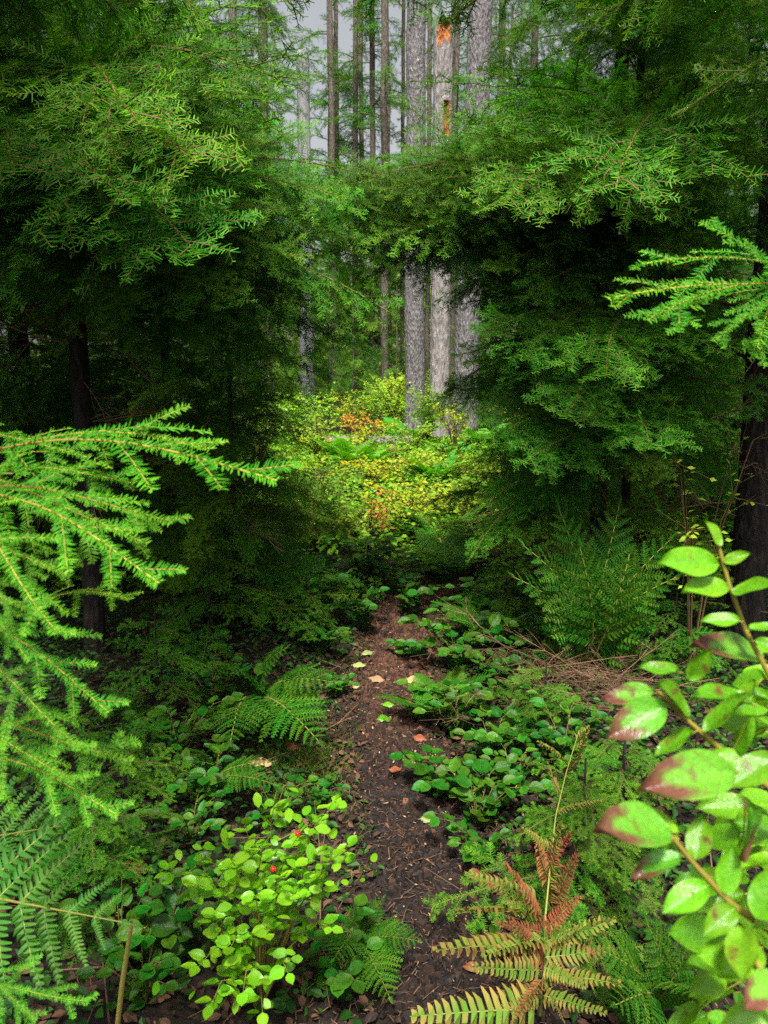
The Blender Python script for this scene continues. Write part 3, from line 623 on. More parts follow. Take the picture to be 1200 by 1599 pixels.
seedling('hemlock seedling in the dark hollow below hanging sprays', 200, 1290, .36, 12, .34, 70)
seedling('hemlock seedling on left path edge above the green fern', 480, 1000, .4, 12, .38, 67)
seedling('hemlock seedling on right path edge below the lady fern', 800, 980, .45, 12, .4, 68)

# ------------------------------------------------------------------ leaves
def leaf_mesh(name, mats, w=.5, fold=.12, curl=.15, nx_=9, ny_=4, tip=1.0, wave=.02, seed=0, stalk=.08, tint_edge=0.3):
    """ovate leaf along +X, length 1, folded at the midrib, tip curling down"""
    r = np.random.default_rng(seed); V = []; T = []
    for i in range(nx_ + 1):
        u = i / nx_; hw = w * .5 * (math.sin(math.pi * u ** .8) ** .75 if 0 < u < 1 else 0.0) + .006
        if u > .8: hw *= 1 - (u - .8) / .2 * .35 * tip
        for j in range(-ny_, ny_ + 1):
            v = j / ny_
            V.append((stalk + u * (1 - stalk), hw * v, fold * w * abs(v) ** 1.3 - curl * u * u + wave * math.sin(u * 9 + v * 3 + seed) * abs(v) + .08 * curl)); T.append(abs(v) * tint_edge + .3 * r.random())
    k = 2 * ny_ + 1; I = (np.arange(nx_)[:, None] * k + np.arange(k - 1)[None, :]).reshape(-1)
    mb = MB(); mb.add(V, np.stack([I, I + 1, I + k + 1, I + k], -1), 0, np.array(T))
    P = [(-.02, 0, -.01), (stalk, 0, .0), (.55, 0, -curl * .3), (.95, 0, -curl * .92)]
    tube(mb, np.array(P) + np.array([0, 0, -.006]), [.016, .016, .01, .004], 4, 1 if len(mats) > 1 else 0, .8)
    return mb.mesh(name, mats)

SAL = [leaf_mesh('salal_leaf', ['salal', 'twig_fresh'], .58 + .05 * i, .16, .1 + .06 * i, 7, 3, seed=i) for i in range(3)]
SALN = [leaf_mesh('salal_leaf', ['salal_near', 'twig_fresh'], .46 + .05 * i, .16, .1 + .05 * i, 12, 5, seed=10 + i) for i in range(3)]
SALR = [leaf_mesh('salal_leaf', ['salal_red', 'twig_fresh'], .44 + .04 * i, .18, .12 + .05 * i, 12, 5, seed=20 + i) for i in range(2)]
def red_tip(me):      # purple-brown spreads from the tip of these leaves
    n = len(me.vertices); co = np.empty(n * 3, np.float32); me.vertices.foreach_get('co', co); co = co.reshape(-1, 3)
    t = np.clip((co[:, 0] + .5 * np.abs(co[:, 1]) - .62 + .10 * np.sin(co[:, 1] * 22 + co[:, 0] * 9)) / .12, 0, 1); me.attributes['tint'].data.foreach_set('value', t.astype(np.float32))
for me in SALR: red_tip(me)
HUC = [leaf_mesh('huckle_leaf', ['huckle'], .58 + .08 * i, .12, .06 + .05 * i, 5, 2, tip=.3, seed=30 + i) for i in range(3)]
HUCD = [leaf_mesh('huckle_leaf', ['huckle_dark'], .6, .12, .1, 5, 2, tip=.3, seed=33 + i) for i in range(2)]

def leafy(root, stems, gap, size, meshes, r, droop=.2, r0=.004, spread=1.0, part='leaf', stem_mat='twig', limit=300, first=.2, fwd=(.3, .9)):
    """stems (polylines, local) with alternate leaves, each leaf an object"""
    cnt = 0
    for S in stems:
        S = [Vector(p) for p in S]; mb = MB(); P = []
        for a, b in zip(S[:-1], S[1:]):
            for q in range(4): P.append(a.lerp(b, q / 4))
        P.append(S[-1]); tube(mb, [tuple(p) for p in P], np.linspace(r0, r0 * .3, len(P)), 5, 0, .5)
        link('stem', mb.mesh('stem', [stem_mat]), root)
        d = 0; tot = sum((b - a).length for a, b in zip(P[:-1], P[1:])); acc = 0; side = 1; nxt = tot * first
        for a, b in zip(P[:-1], P[1:]):
            l = (b - a).length; t = (b - a).normalized()
            while nxt <= acc + l and cnt < limit:
                p = a.lerp(b, (nxt - acc) / l); sv = t.cross(Vector((0, 0, 1)))
                if sv.length < .2: sv = Vector((math.cos(cnt * 2.4), math.sin(cnt * 2.4), 0))
                sv.normalize(); dv = (sv * side * spread + t * r.uniform(*fwd) + Vector((r.uniform(-.3, .3), r.uniform(-.3, .3), r.uniform(-droop, .25)))).normalized()
                up = Vector((r.uniform(-.6, .6), r.uniform(-.8, .3), 1)); sz = size * r.uniform(.5, 1.2)
                link(part, r.choice(meshes), root, frame(p, p + dv * sz, up, 1.0, r.uniform(.85, 1.1))); cnt += 1
                side = -side; nxt += gap * r.uniform(.7, 1.3)
            acc += l
        link(part, r.choice(meshes), root, frame(P[-1], P[-1] + (P[-1] - P[-2]).normalized() * size * .9, (0, -.4, 1), 1.0)); cnt += 1
    return cnt

def salal_plant(label, px, py, h, n, size, seed, lean=(0, 0), meshes=None, gap=.05):
    h *= .8; n += 3
    b = gpt(px, py); t = thing('salal_shrub', label, 'shrub', b, 'salal shrubs along the path'); r = random.Random(seed); stems = []
    for i in range(n):
        a = r.random() * 6.28; l = h * r.uniform(.7, 1.2); sp = r.uniform(.3, .9)
        dx, dy = math.cos(a) * sp + lean[0], math.sin(a) * sp + lean[1]
        stems.append([(0, 0, -.01), (dx * l * .35, dy * l * .35, l * .5), (dx * l * .8, dy * l * .8, l * .85), (dx * l * 1.2, dy * l * 1.2, l * .9)])
    leafy(t, stems, gap * .62, size, meshes or SAL, r, stem_mat='twig', r0=.0026, first=.08); return t
salal_plant('glossy salal clump right of the path beside the pale fallen leaf', 745, 1295, .22, 6, .075, 71)
salal_plant('salal sprig with upright dark leaves leaning onto the path, right side', 690, 1250, .18, 3, .075, 72, (-.3, -.1))
salal_plant('salal clump on the right path edge below the dead twigs', 715, 1150, .26, 6, .08, 73)
salal_plant('dark salal clump at the right bend of the path, above the path litter', 720, 1050, .34, 7, .09, 74, (-.2, -.2))
salal_plant('small salal seedling growing alone in the middle of the path', 645, 1030, .12, 2, .085, 75)
salal_plant('salal clump where the path disappears to the right', 760, 985, .34, 6, .09, 76)
salal_plant('salal clump on left path edge opposite the lone seedling', 560, 985, .3, 6, .085, 77)
salal_plant('salal clump left of the path bend, in front of yellow shrub', 620, 930, .32, 7, .09, 78)
salal_plant('broad salal clump with pale top leaves left of the path bend', 500, 950, .4, 8, .095, 79)
salal_plant('salal clump deep in left shade next to the low sapling', 430, 985, .4, 6, .09, 80)
salal_plant('salal clump tucked under the twig heap, right of path', 800, 1130, .2, 6, .065, 81)
salal_plant('bright small-leaved salal below the twig heap beside the rusty fern', 800, 1250, .22, 6, .055, 82)
salal_plant('dark wet salal at bottom centre beside the bright shrub', 530, 1560, .2, 6, .06, 83)
salal_plant('dark salal in the shadow left below the bright shrub', 260, 1500, .25, 6, .065, 84)
salal_plant('salal leaves in the dark hollow left of the moss', 330, 1260, .22, 5, .065, 85)

def filler(root, twigs, n, size, mat, seed, jit=.035):
    """the leaves behind the front ones of a shrub, too overlapped to tell apart: one part"""
    r = np.random.default_rng(seed); mb = MB()
    for i in range(n):
        S = twigs[r.integers(len(twigs))]; a, b_ = (S[0], S[1]) if r.random() < .5 else (S[1], S[2]); c = np.array(Vector(a).lerp(Vector(b_), r.random())) + r.normal(0, jit, 3) + np.array([0, .03, -.01])
        d = r.normal(0, 1, 3) * np.array([1, 1, .4]); d /= np.linalg.norm(d); nn = np.array([0, -.4, 1]) + r.normal(0, .4, 3); w = np.cross(nn, d); w /= np.linalg.norm(w); nn = np.cross(d, w); l = size * r.uniform(.6, 1.1); h = l * .3
        P = [c - d * l * .5, c - d * l * .2 + w * h * .85 + nn * h * .2, c + d * l * .15 + w * h + nn * h * .2, c + d * l * .4 + w * h * .55, c + d * l * .52, c + d * l * .4 - w * h * .55, c + d * l * .15 - w * h + nn * h * .2, c - d * l * .2 - w * h * .85 + nn * h * .2]
        mb.add(P, [[0, 1, 2, 7], [7, 2, 3, 6], [6, 3, 4, 5]], 0, r.random(), True)
    return tag(link('foliage', mb.mesh('foliage', [mat]), root), kind='stuff')

salal_plant('salal hanging over the left of the path just before its far bend', 640, 965, .3, 6, .085, 181, (.25, -.1))
salal_plant('salal crossing the far end of the path at the bend', 690, 915, .26, 6, .085, 182)
salal_plant('salal between the path-edge clump and dead twigs, mid right bank', 770, 1190, .24, 6, .07, 183)
salal_plant('salal in front of the dead twigs under the big-leaved branch', 880, 1190, .26, 7, .065, 184)
salal_plant('salal at the left foot of the bright shrub near the stalk', 225, 1570, .18, 6, .05, 185)
salal_plant('salal in left shade between lady fern and hanging sprays', 280, 1190, .26, 7, .065, 186)
salal_plant('salal clump between the bend clump and the twig heap', 775, 1075, .28, 6, .07, 171, (-.2, -.1))
salal_plant('low salal spilling over the right path edge beside the olive fallen leaf', 760, 1350, .16, 6, .055, 172, (-.3, 0))
salal_plant('low leafy clump on left path edge under the moss', 500, 1260, .12, 5, .045, 173, (.1, 0))
salal_plant('low leafy clump on left path edge beside the tan leaves', 525, 1090, .14, 6, .055, 174, (.2, 0))
salal_plant('salal on left bank above the lady fern', 505, 1020, .28, 7, .08, 175, (.2, -.1))
salal_plant('thick salal below the yellow slope, left of path bend', 570, 905, .38, 8, .09, 176)
salal_plant('salal under the right hemlock skirts at the bend', 815, 1030, .3, 6, .08, 177)
salal_plant('dark low clump right of the bottom of the path', 780, 1500, .1, 5, .045, 178)
salal_plant('dark leafy clump between the bracken and the bright shrub', 190, 1500, .22, 6, .05, 86)
salal_plant('small dark clump directly behind the bright shrub', 300, 1330, .22, 6, .05, 87)
salal_plant('salal at the foot of the slim dark hemlock', 330, 1110, .3, 6, .07, 88)
salal_plant('salal low on the left bank below the lady fern', 430, 1290, .16, 5, .05, 89)

# bright red huckleberry in the foreground
def huckleberry():
    b = gpt(405, 1585); t = thing('huckleberry_shrub', 'bright lime-green huckleberry shrub with red berries at lower left of the path', 'shrub', b)
    r = random.Random(90); stems = []
    targets = [(520, 1255, 1.55), (430, 1250, 1.6), (385, 1290, 1.6), (545, 1320, 1.55), (500, 1330, 1.5), (470, 1300, 1.55), (330, 1345, 1.6), (265, 1355, 1.62), (300, 1380, 1.55), (360, 1340, 1.5),
               (440, 1370, 1.5), (400, 1400, 1.45), (470, 1400, 1.5), (330, 1430, 1.5), (520, 1450, 1.6), (360, 1480, 1.5), (420, 1460, 1.5), (310, 1510, 1.5), (450, 1520, 1.55), (380, 1550, 1.5), (330, 1570, 1.5), (410, 1580, 1.55), (490, 1370, 1.5), (410, 1320, 1.5), (540, 1345, 1.6)]
    hub = Vector((0, 0, .12))
    for (px, py, d) in targets:
        e = at(px, py, d) - b; m = hub.lerp(e, .5) + Vector((r.uniform(-.04, .04), r.uniform(-.04, .04), .03)); q = hub.lerp(e, .8) + Vector((0, 0, .035))
        stems.append([(0, 0, -.01), m * .6, m, q, e])
    for S in stems:    # leaves only on the outer part of each twig
        mb = MB(); tube(mb, [tuple(Vector(p)) for p in S[:3]], [.004, .003, .0022], 5, 0, .5); link('stem', mb.mesh('stem', ['fern_stalk']), t)
    leafy(t, [[S[2], S[3], S[4]] for S in stems], .022, .036, HUC, r, .15, .0016, stem_mat='fern_stalk', limit=280, first=0.0, fwd=(-.2, .6))
    filler(t, [(p[2], p[3], p[4]) for p in stems], 230, .034, 'huckle', 91)
    bm = MB(); th = np.linspace(0, math.pi, 7); ph = np.arange(10) / 10 * 2 * math.pi
    Vb = np.array([[math.sin(a) * math.cos(c), math.sin(a) * math.sin(c), math.cos(a) * .95 - (.25 if i == 0 else 0)] for i, a in enumerate(th) for c in ph])
    I = np.arange(6)[:, None] * 10; J = np.arange(10)[None, :]
    bm.add(Vb, np.stack([I + J, I + (J + 1) % 10, I + 10 + (J + 1) % 10, I + 10 + J], -1).reshape(-1, 4)); bme = bm.mesh('berry', ['berry'])
    for (px, py) in ((465, 1302), (427, 1357)):
        link('berry', bme, t, Matrix.Translation(at(px, py, 1.42) - b) @ Matrix.Scale(.0055, 4))
huckleberry()

FERNS = []
def shrub(label, px, py, h, spread, n, leaf, size, mat, seed, gap=.03, cat='shrub', name='leafy_shrub', group='shrubs in the clearing', pos=None, sticks=True):
    """small-leaved shrub: stems and one foliage mesh (its leaves are a few pixels each)"""
    b = pos or gpt(px, py); t = thing(name, label, cat, b, group); r = np.random.default_rng(seed); st = MB(); fo = MB()
    for i in range(n):
        a = r.random() * 6.28; l = h * r.uniform(.6, 1.1); sp = spread * r.random() ** .6
        P = [np.zeros(3), np.array([math.cos(a) * sp * .3, math.sin(a) * sp * .3, l * .55]), np.array([math.cos(a) * sp * .7, math.sin(a) * sp * .7, l * .9]), np.array([math.cos(a) * sp, math.sin(a) * sp, l * r.uniform(.85, 1.05)])]
        tube(st, P, [.006, .004, .003, .0015], 4, 0, r.random())
        for kx in range(6):
            u = r.uniform(.35, 1); i0 = min(2, int(u * 3)); q = P[i0] + (P[i0 + 1] - P[i0]) * (u * 3 - i0)
            d = np.array([math.cos(a), math.sin(a), .2]) + r.normal(0, .8, 3); d /= np.linalg.norm(d); L = r.uniform(.1, .28) * max(.6, h)
            m = max(3, int(L / gap)); tube(st, [q, q + d * L], [.002, .001], 3, 0, .5)
            s = (np.arange(m) + r.random(m)) / m * L; C = q + d * s[:, None]
            sv = np.cross(d, [0, 0, 1.0]); sv /= np.linalg.norm(sv) + 1e-9; sg = np.where(np.arange(m) % 2, 1, -1)[:, None]
            D = sv * sg + d * .6 + r.normal(0, .3, (m, 3)); D /= np.linalg.norm(D, axis=1)[:, None]
            Nn = np.array([0, -.3, 1.0]) + r.normal(0, .35, (m, 3)); W = np.cross(D, Nn); W /= np.linalg.norm(W, axis=1)[:, None]; Nn = np.cross(W, D)
            ln = (size * r.uniform(.6, 1.15, m))[:, None]; w = ln * .28
            Vv = np.stack([C, C + D * ln * .45 + W * w + Nn * w * .2, C + D * ln, C + D * ln * .45 - W * w + Nn * w * .2], 1)
            fo.quads(Vv, 0, np.clip(r.normal(.5, .3, m), 0, 1))
    link('stems', st.mesh('stems', ['twig']), t); link('foliage', fo.mesh('foliage', [mat]), t); return t
shrub('yellow-green shrub in the centre of the clearing, brightest of the view', 640, 830, .45, .7, 30, 0, .06, 'yellow_leaf', 101)
shrub('yellow shrub behind the brightest one, left of it', 570, 770, .38, .8, 26, 0, .06, 'yellow_leaf', 102)
shrub('lime-green shrub at the left foot of the orange snag', 668, 700, 1.0, .35, 44, 0, .05, 'lime_leaf', 103, pos=Vector((.78, 13.2, gz(.78, 13.2))))
shrub('orange-leaved shrub at the back left of the clearing', 560, 660, .6, .5, 14, 0, .07, 'orange_leaf', 104, pos=Vector((-.45, 13.5, gz(-.45, 13.5))))
shrub('lime shrub behind the orange-leaved shrub', 610, 640, 1.3, .6, 50, 0, .07, 'lime_leaf', 105, pos=Vector((.2, 17, gz(.2, 17))))
shrub('small red-leaved shrub in front of the yellow-green shrub', 575, 860, .5, .3, 6, 0, .05, 'orange_leaf', 106, gap=.09)
shrub('light green shrub right of the brightest shrub by the path bend', 730, 830, .4, .5, 40, 0, .055, 'lime_leaf', 107)
shrub('green shrub under the widest grey trunk', 760, 760, .35, .7, 44, 0, .06, 'lime_leaf', 108)
shrub('yellow shrub at the right foot of the widest grey trunk', 790, 700, .8, .5, 14, 0, .06, 'yellow_leaf', 109, pos=Vector((2.6, 14.6, gz(2.6, 14.6))))
shrub('dark green shrub standing in shade left of the clearing', 490, 860, .7, .5, 44, 0, .05, 'salal_cover', 110)
shrub('lime shrub in far left of the clearing', 470, 690, .9, .8, 60, 0, .07, 'lime_leaf', 111, pos=Vector((-1.4, 12.5, gz(-1.4, 12.5))))
shrub('low lime shrub filling the slope left below the brightest shrub', 560, 850, .35, .6, 36, 0, .055, 'lime_leaf', 113)
shrub('loose yellow-lime shrub on the slope between brightest shrub and grey trunks', 680, 745, .32, .8, 36, 0, .055, 'lime_leaf', 114)
shrub('low green shrub beside the path bend, right under the hemlock skirts', 745, 880, .4, .5, 40, 0, .05, 'salal_cover', 115)
shrub('scattered yellow shrub on the left of the slope near the log', 530, 720, .35, .7, 26, 0, .055, 'yellow_leaf', 116)
shrub('bright shrub at the far end of the path', 700, 800, .3, .6, 36, 0, .05, 'lime_leaf', 117)
for i, (x, y, h, sp, n, mt, lab) in enumerate([(-1.0, 11.2, .7, .5, 20, 'lime_leaf', 'upright lime shrub on the left crest of the clearing'), (-.25, 12.0, .55, .5, 16, 'yellow_leaf', 'yellow shrub on the crest just left of the log'), (.45, 11.6, .5, .45, 18, 'lime_leaf', 'round lime shrub on the crest before the left grey trunk'),
        (1.15, 12.2, .75, .35, 22, 'yellow_leaf', 'yellow-green shrub hugging the foot of the orange snag'), (2.2, 11.5, .7, .5, 22, 'lime_leaf', 'lime shrub before the foot of the widest grey trunk, to its right'), (.0, 15.0, 1.2, .5, 24, 'lime_leaf', 'tall thin lime shrub behind the log'),
        (-.8, 15.5, 1.0, .6, 20, 'yellow_leaf', 'tall yellow shrub at the back left behind the log'), (.9, 16.5, 1.4, .5, 24, 'lime_leaf', 'tall lime shrub between left grey trunk and orange snag'), (-1.7, 10.0, .9, .6, 30, 'salal_cover', 'green shrub at the left margin of the clearing by the hemlock'), (1.9, 9.2, .5, .5, 30, 'salal_cover', 'green shrub at the right margin of the clearing by the hemlock skirts')]):
    shrub(lab, 0, 0, h, sp, n, 0, .06, mt, 130 + i, pos=Vector((x, y, gz(x, y))))
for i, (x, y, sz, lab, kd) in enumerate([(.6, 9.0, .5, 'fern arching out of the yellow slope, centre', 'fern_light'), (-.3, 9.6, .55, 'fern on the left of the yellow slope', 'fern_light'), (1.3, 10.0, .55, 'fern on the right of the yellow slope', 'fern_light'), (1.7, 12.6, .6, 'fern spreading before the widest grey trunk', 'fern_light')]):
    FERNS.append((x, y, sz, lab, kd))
shrub('sparse yellowing shrub hanging in front of stout dark trunk', 1060, 760, 1.25, .5, 7, 0, .045, 'lime_leaf', 112, gap=.10, pos=Vector((1.55, 3.6, gz(1.55, 3.6))))

# ------------------------------------------------------------------ ferns
def pinna_mesh(name, mats, n=11, w=.30, seed=0, gap=.76, tip_tint=None, ragged=.1):
    """one side leaflet along +X, length 1, cut into paired lobes"""
    r = np.random.default_rng(seed); mb = MB()
    tube(mb, [(0, 0, 0), (.33, 0, -.01), (.66, 0, -.05), (1, 0, -.13)], [.010, .008, .006, .003], 3, 1, .3)
    for i in range(n):
        u = (i + .5) / n; l = w * (1 - u) ** .7 * (1 + ragged * r.normal()) + .03; hw = .5 / n * gap
        for s in (-1, 1):
            x0 = u + r.normal(0, .004); sk = .35 * l; zc = -.15 * l + r.normal(0, .02); z0 = .01 * math.sin(u * 3) - .13 * u * u + r.normal(0, .006)
            Vv = [(x0 - hw, 0, z0), (x0 - hw * .85 + sk * .6, s * l * .6, z0 + .02), (x0 - hw * .3 + sk, s * l * .95, z0 + zc), (x0 + hw * .5 + sk, s * l, z0 + zc), (x0 + hw * 1.0 + sk * .6, s * l * .62, z0 + .02), (x0 + hw, 0, z0)]
            t0 = r.random() * .4
            T = np.array([t0, t0 + .1, t0 + .5, t0 + .5, t0 + .1, t0]) if tip_tint else np.full(6, t0)
            mb.add(Vv, [[0, 1, 2, 3, 4, 5] if s < 0 else [5, 4, 3, 2, 1, 0]], 0, np.clip(T, 0, 1), False)
    return mb.mesh(name, mats)
PIN = {k: [pinna_mesh('pinna', [m, 'fern_stalk'], n, w, 600 + i, tip_tint=t) for i in range(3)] for k, m, n, w, t in
       (('fern', 'fern', 11, .24, 0), ('pale', 'fern_pale', 14, .15, 0), ('dying', 'fern_dying', 15, .15, 1), ('rust', 'fern_rust', 15, .15, 1), ('light', 'fern_light', 10, .2, 0))}

def frond(root, start, tip, up, kind, npin=16, width=.36, arch=.12, seed=0, sub=True, bare=.18, ang=1.1, rust=0.0):
    """frond > pinna: stalk mesh with each leaflet an object of its own"""
    r = random.Random(seed); start = Vector(start); tip = Vector(tip); L = (tip - start).length
    Mx = frame(start, tip, up, 1.0)
    def zc(u): return arch * 4 * u * (1 - u)
    mb = MB(); U = np.linspace(0, 1, 12); tube(mb, np.stack([U, 0 * U, [zc(u) for u in U]], 1), np.linspace(.008, .002, 12), 5, 0, .4)
    f = link('frond', mb.mesh('frond', ['fern_stalk']), root, Mx)
    for i in range(npin):
        u = bare + (1 - bare) * i / npin
        ln = width * (min(1, .62 + i / npin * 1.6)) * (1 - (i / npin)) ** .75 + .02
        for s in (-1, 1):
            a = ang - .25 * u + r.uniform(-.08, .08); d = Vector((math.cos(a), s * math.sin(a), r.uniform(-.12, .06) - .15)); p = Vector((u, 0, zc(u)))
            k = 'rust' if r.random() < rust else kind
            link('pinna', r.choice(PIN[k]), f, frame(p, p + d.normalized() * ln * r.uniform(.88, 1.08), (r.uniform(-.15, .15), r.uniform(-.15, .15), 1), 1.0))
    for s in (0,): 
        p = Vector((.985, 0, zc(.985))); link('pinna', PIN[kind][0], f, frame(p, p + Vector((.06, 0, -.01)), (0, 0, 1), 1.0))
    return f

def frond_whole(kind, seed, npin=16, width=.34, arch=.14, bare=.15):
    """the same frond as one mesh for ferns further off"""
    r = random.Random(seed); mb = MB(); U = np.linspace(0, 1, 10)
    def zc(u): return arch * 4 * u * (1 - u)
    tube(mb, np.stack([U, 0 * U, [zc(u) for u in U]], 1), np.linspace(.008, .002, 10), 4, 1, .4)
    for i in range(npin):
        u = bare + (1 - bare) * i / npin; ln = width * (min(1, .62 + i / npin * 1.6)) * (1 - (i / npin)) ** .75 + .02
        for s in (-1, 1):
            a = 1.1 - .25 * u + r.uniform(-.08, .08); d = Vector((math.cos(a), s * math.sin(a), -.15 + r.uniform(-.1, .05))).normalized(); p = Vector((u, 0, zc(u)))
            nl = 9
            sv = Vector((0, 0, 1)).cross(d).normalized(); q = []
            for j in range(nl):
                v = (j + .5) / nl; l2 = ln * (.22 * (1 - v) ** .7 + .03)
                for s2 in (-1, 1):
                    c = p + d * ln * v; hw = ln * .43 / nl; o = sv * s2 * l2 + d * l2 * .35 + Vector((0, 0, -.1 * l2))
                    q.append([c - d * hw, c - d * hw * .6 + o, c + d * hw * .7 + o, c + d * hw])
            mb.quads(np.array([[tuple(z) for z in f] for f in q]), 0, np.clip(np.random.default_rng(seed + i).normal(.4, .25, len(q)), 0, 1))
    return mb.mesh('frond', [kind, 'fern_stalk'])
FRW = {k: [frond_whole(k, 700 + i) for i in range(2)] for k in ('fern', 'fern_light', 'fern_dying')}

def fern(label, base, fronds, kind='fern', detailed=True, seed=0, group=None, **kw):
    """fronds: list of (tip point, up)"""
    t = thing('fern', label, 'fern', base, group)
    for i, (tip, up) in enumerate(fronds):
        if detailed: frond(t, (0, 0, 0), Vector(tip) - Vector(base), up, kind, seed=seed + i, **kw)
        else: link('frond', FRW[kind][i % 2], t, frame((0, 0, 0), Vector(tip) - Vector(base), up, 1.0))
    return t
UPc = (0, -.7, 1)
# bracken at the left edge
b = gpt(-60, 1590) + Vector((-.1, 0, 0)); bt = at(-40, 1385, 1.15)
t = thing('bracken_fern', 'pale green bracken fern entering at the left edge', 'fern', b)
frond(t, at(-130, 1380, 1.2) - b, at(190, 1440, 1.05) - b, (0, -.9, .8), 'pale', 9, .5, .03, 801, bare=.02, ang=1.2)
frond(t, at(-130, 1330, 1.25) - b, at(95, 1290, 1.2) - b, (0, -.9, .8), 'pale', 8, .55, .03, 802, bare=.02, ang=1.2)
mb = MB(); tube(mb, [(0, 0, -.02), tuple((at(-90, 1450, 1.2) - b) * .6), tuple(at(-105, 1380, 1.2) - b)], [.006, .005, .004], 6, 0, .3); link('stalk', mb.mesh('stalk', ['fern_stalk']), t)

fern('green lady fern arching over the path edge, left of the path', gpt(400, 1110), [(at(520, 1065, 3.0), UPc), (at(500, 1160, 2.7), UPc), (at(360, 1160, 2.7), UPc), (at(330, 1040, 3.0), UPc), (at(450, 1010, 3.2), UPc)], 'fern', seed=810, npin=18, width=.3, arch=.12)
fb = Vector((1.02, 3.75, gz(1.02, 3.75)))
fern('large green lady fern under the path-side hemlock, right of the path', fb, [(at(872, 792, 3.6), UPc), (at(968, 786, 3.7), UPc), (at(815, 850, 3.4), UPc), (at(1050, 840, 3.5), UPc), (at(800, 900, 3.4), UPc), (at(905, 850, 3.3), (0, -1, .6)), (at(985, 860, 3.3), (0, -1, .6)), (at(1060, 900, 3.4), UPc)], 'fern', seed=820, npin=14, width=.34, arch=.15)
db = gpt(845, 1575)
t = thing('fern', 'dying fern of rusty brown and yellow-green fronds, right of the path', 'fern', db)
STEM = [(845, 1585, 1.70), (850, 1500, 1.70), (852, 1430, 1.74), (860, 1350, 1.82), (868, 1275, 1.92), (885, 1205, 2.02), (905, 1140, 2.12)]
mb = MB(); tube(mb, [(0, 0, -.03)] + [tuple(at(*p) - db) for p in STEM], np.linspace(.0035, .0012, 8), 6, 0, .3); dstem = link('stalk', mb.mesh('stalk', ['fern_stalk']), t)
r = random.Random(831)
for (x0, y0, x1, y1, dep, kd) in [(838, 1405, 738, 1358, 1.76, 0), (838, 1432, 720, 1396, 1.70, 0), (840, 1480, 690, 1464, 1.64, 0), (842, 1515, 742, 1512, 1.58, 0), (835, 1575, 648, 1578, 1.50, 0), (842, 1560, 760, 1585, 1.5, 0),
        (856, 1400, 868, 1284, 1.80, 0), (846, 1440, 806, 1352, 1.72, 1), (862, 1420, 888, 1335, 1.78, 1), (842, 1420, 790, 1400, 1.72, 0), (850, 1452, 900, 1400, 1.68, 1), (852, 1470, 958, 1440, 1.66, 0), (852, 1495, 968, 1478, 1.62, 0),
        (850, 1525, 962, 1520, 1.58, 0), (850, 1555, 945, 1572, 1.54, 0), (870, 1268, 938, 1246, 1.94, 0), (876, 1240, 846, 1196, 1.98, 0), (886, 1208, 925, 1160, 2.03, 0), (888, 1195, 848, 1150, 2.06, 0), (900, 1160, 930, 1140, 2.1, 0), (848, 1500, 812, 1440, 1.64, 1), (850, 1540, 885, 1598, 1.5, 0), (846, 1530, 800, 1590, 1.5, 1), (858, 1375, 830, 1310, 1.8, 1), (850, 1480, 905, 1440, 1.66, 0), (846, 1455, 775, 1435, 1.66, 1), (850, 1510, 910, 1545, 1.56, 0), (845, 1545, 780, 1545, 1.54, 0), (858, 1345, 905, 1300, 1.84, 1), (848, 1465, 760, 1480, 1.62, 0), (862, 1330, 820, 1290, 1.85, 0)]:
    a_ = at(x0, y0, dep + .03) - db; e_ = at(x1 + r.uniform(-6, 6), y1 + r.uniform(-6, 6), dep - .04 + r.uniform(-.03, .05)) - db
    link('pinna', r.choice(PIN['rust' if kd else 'dying']), dstem, frame(a_, e_, (r.uniform(-.9, .9), r.uniform(-1.2, .1), r.uniform(.5, 1)), 1.0, r.uniform(.8, 1.35)))
gb = gpt(1010, 1590)
t = thing('fern', 'green fern at the bottom right beside the dying fern', 'fern', gb)
for i, (px, py, d) in enumerate([(1010, 1440, 1.6), (930, 1480, 1.55), (1080, 1460, 1.6), (960, 1570, 1.45), (1090, 1560, 1.5)]):
    frond(t, (0, 0, 0.02), at(px, py, d) - gb, UPc, 'fern', 16, .32, .1, 850 + i)
fern('small fern at bottom centre on the left path edge', gpt(560, 1480), [(at(655, 1470, 1.85), UPc), (at(600, 1400, 2.0), UPc), (at(540, 1420, 1.9), UPc), (at(610, 1560, 1.7), UPc), (at(520, 1500, 1.75), UPc)], 'fern', seed=860, npin=15, width=.3, arch=.1)
fern('narrow fern frond in the dark hollow left of the moss', gpt(330, 1230), [(at(430, 1225, 2.4), UPc), (at(420, 1190, 2.5), UPc), (at(300, 1170, 2.5), UPc)], 'fern', seed=870, npin=16, width=.2, arch=.1)
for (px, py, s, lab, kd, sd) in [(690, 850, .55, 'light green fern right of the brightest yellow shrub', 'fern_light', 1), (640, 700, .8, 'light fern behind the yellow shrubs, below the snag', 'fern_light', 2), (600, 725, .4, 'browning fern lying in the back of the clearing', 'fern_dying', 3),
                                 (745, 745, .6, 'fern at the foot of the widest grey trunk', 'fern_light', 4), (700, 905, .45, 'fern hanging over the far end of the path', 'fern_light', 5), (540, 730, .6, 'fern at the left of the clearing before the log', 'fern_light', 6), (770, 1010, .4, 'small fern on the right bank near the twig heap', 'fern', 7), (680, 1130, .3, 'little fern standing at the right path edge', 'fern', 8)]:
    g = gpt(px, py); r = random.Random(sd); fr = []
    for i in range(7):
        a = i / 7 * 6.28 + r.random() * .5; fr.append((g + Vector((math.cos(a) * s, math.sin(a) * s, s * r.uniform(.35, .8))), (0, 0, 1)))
    fern(lab, g, fr, kd, False, sd, 'ferns of the clearing and banks')

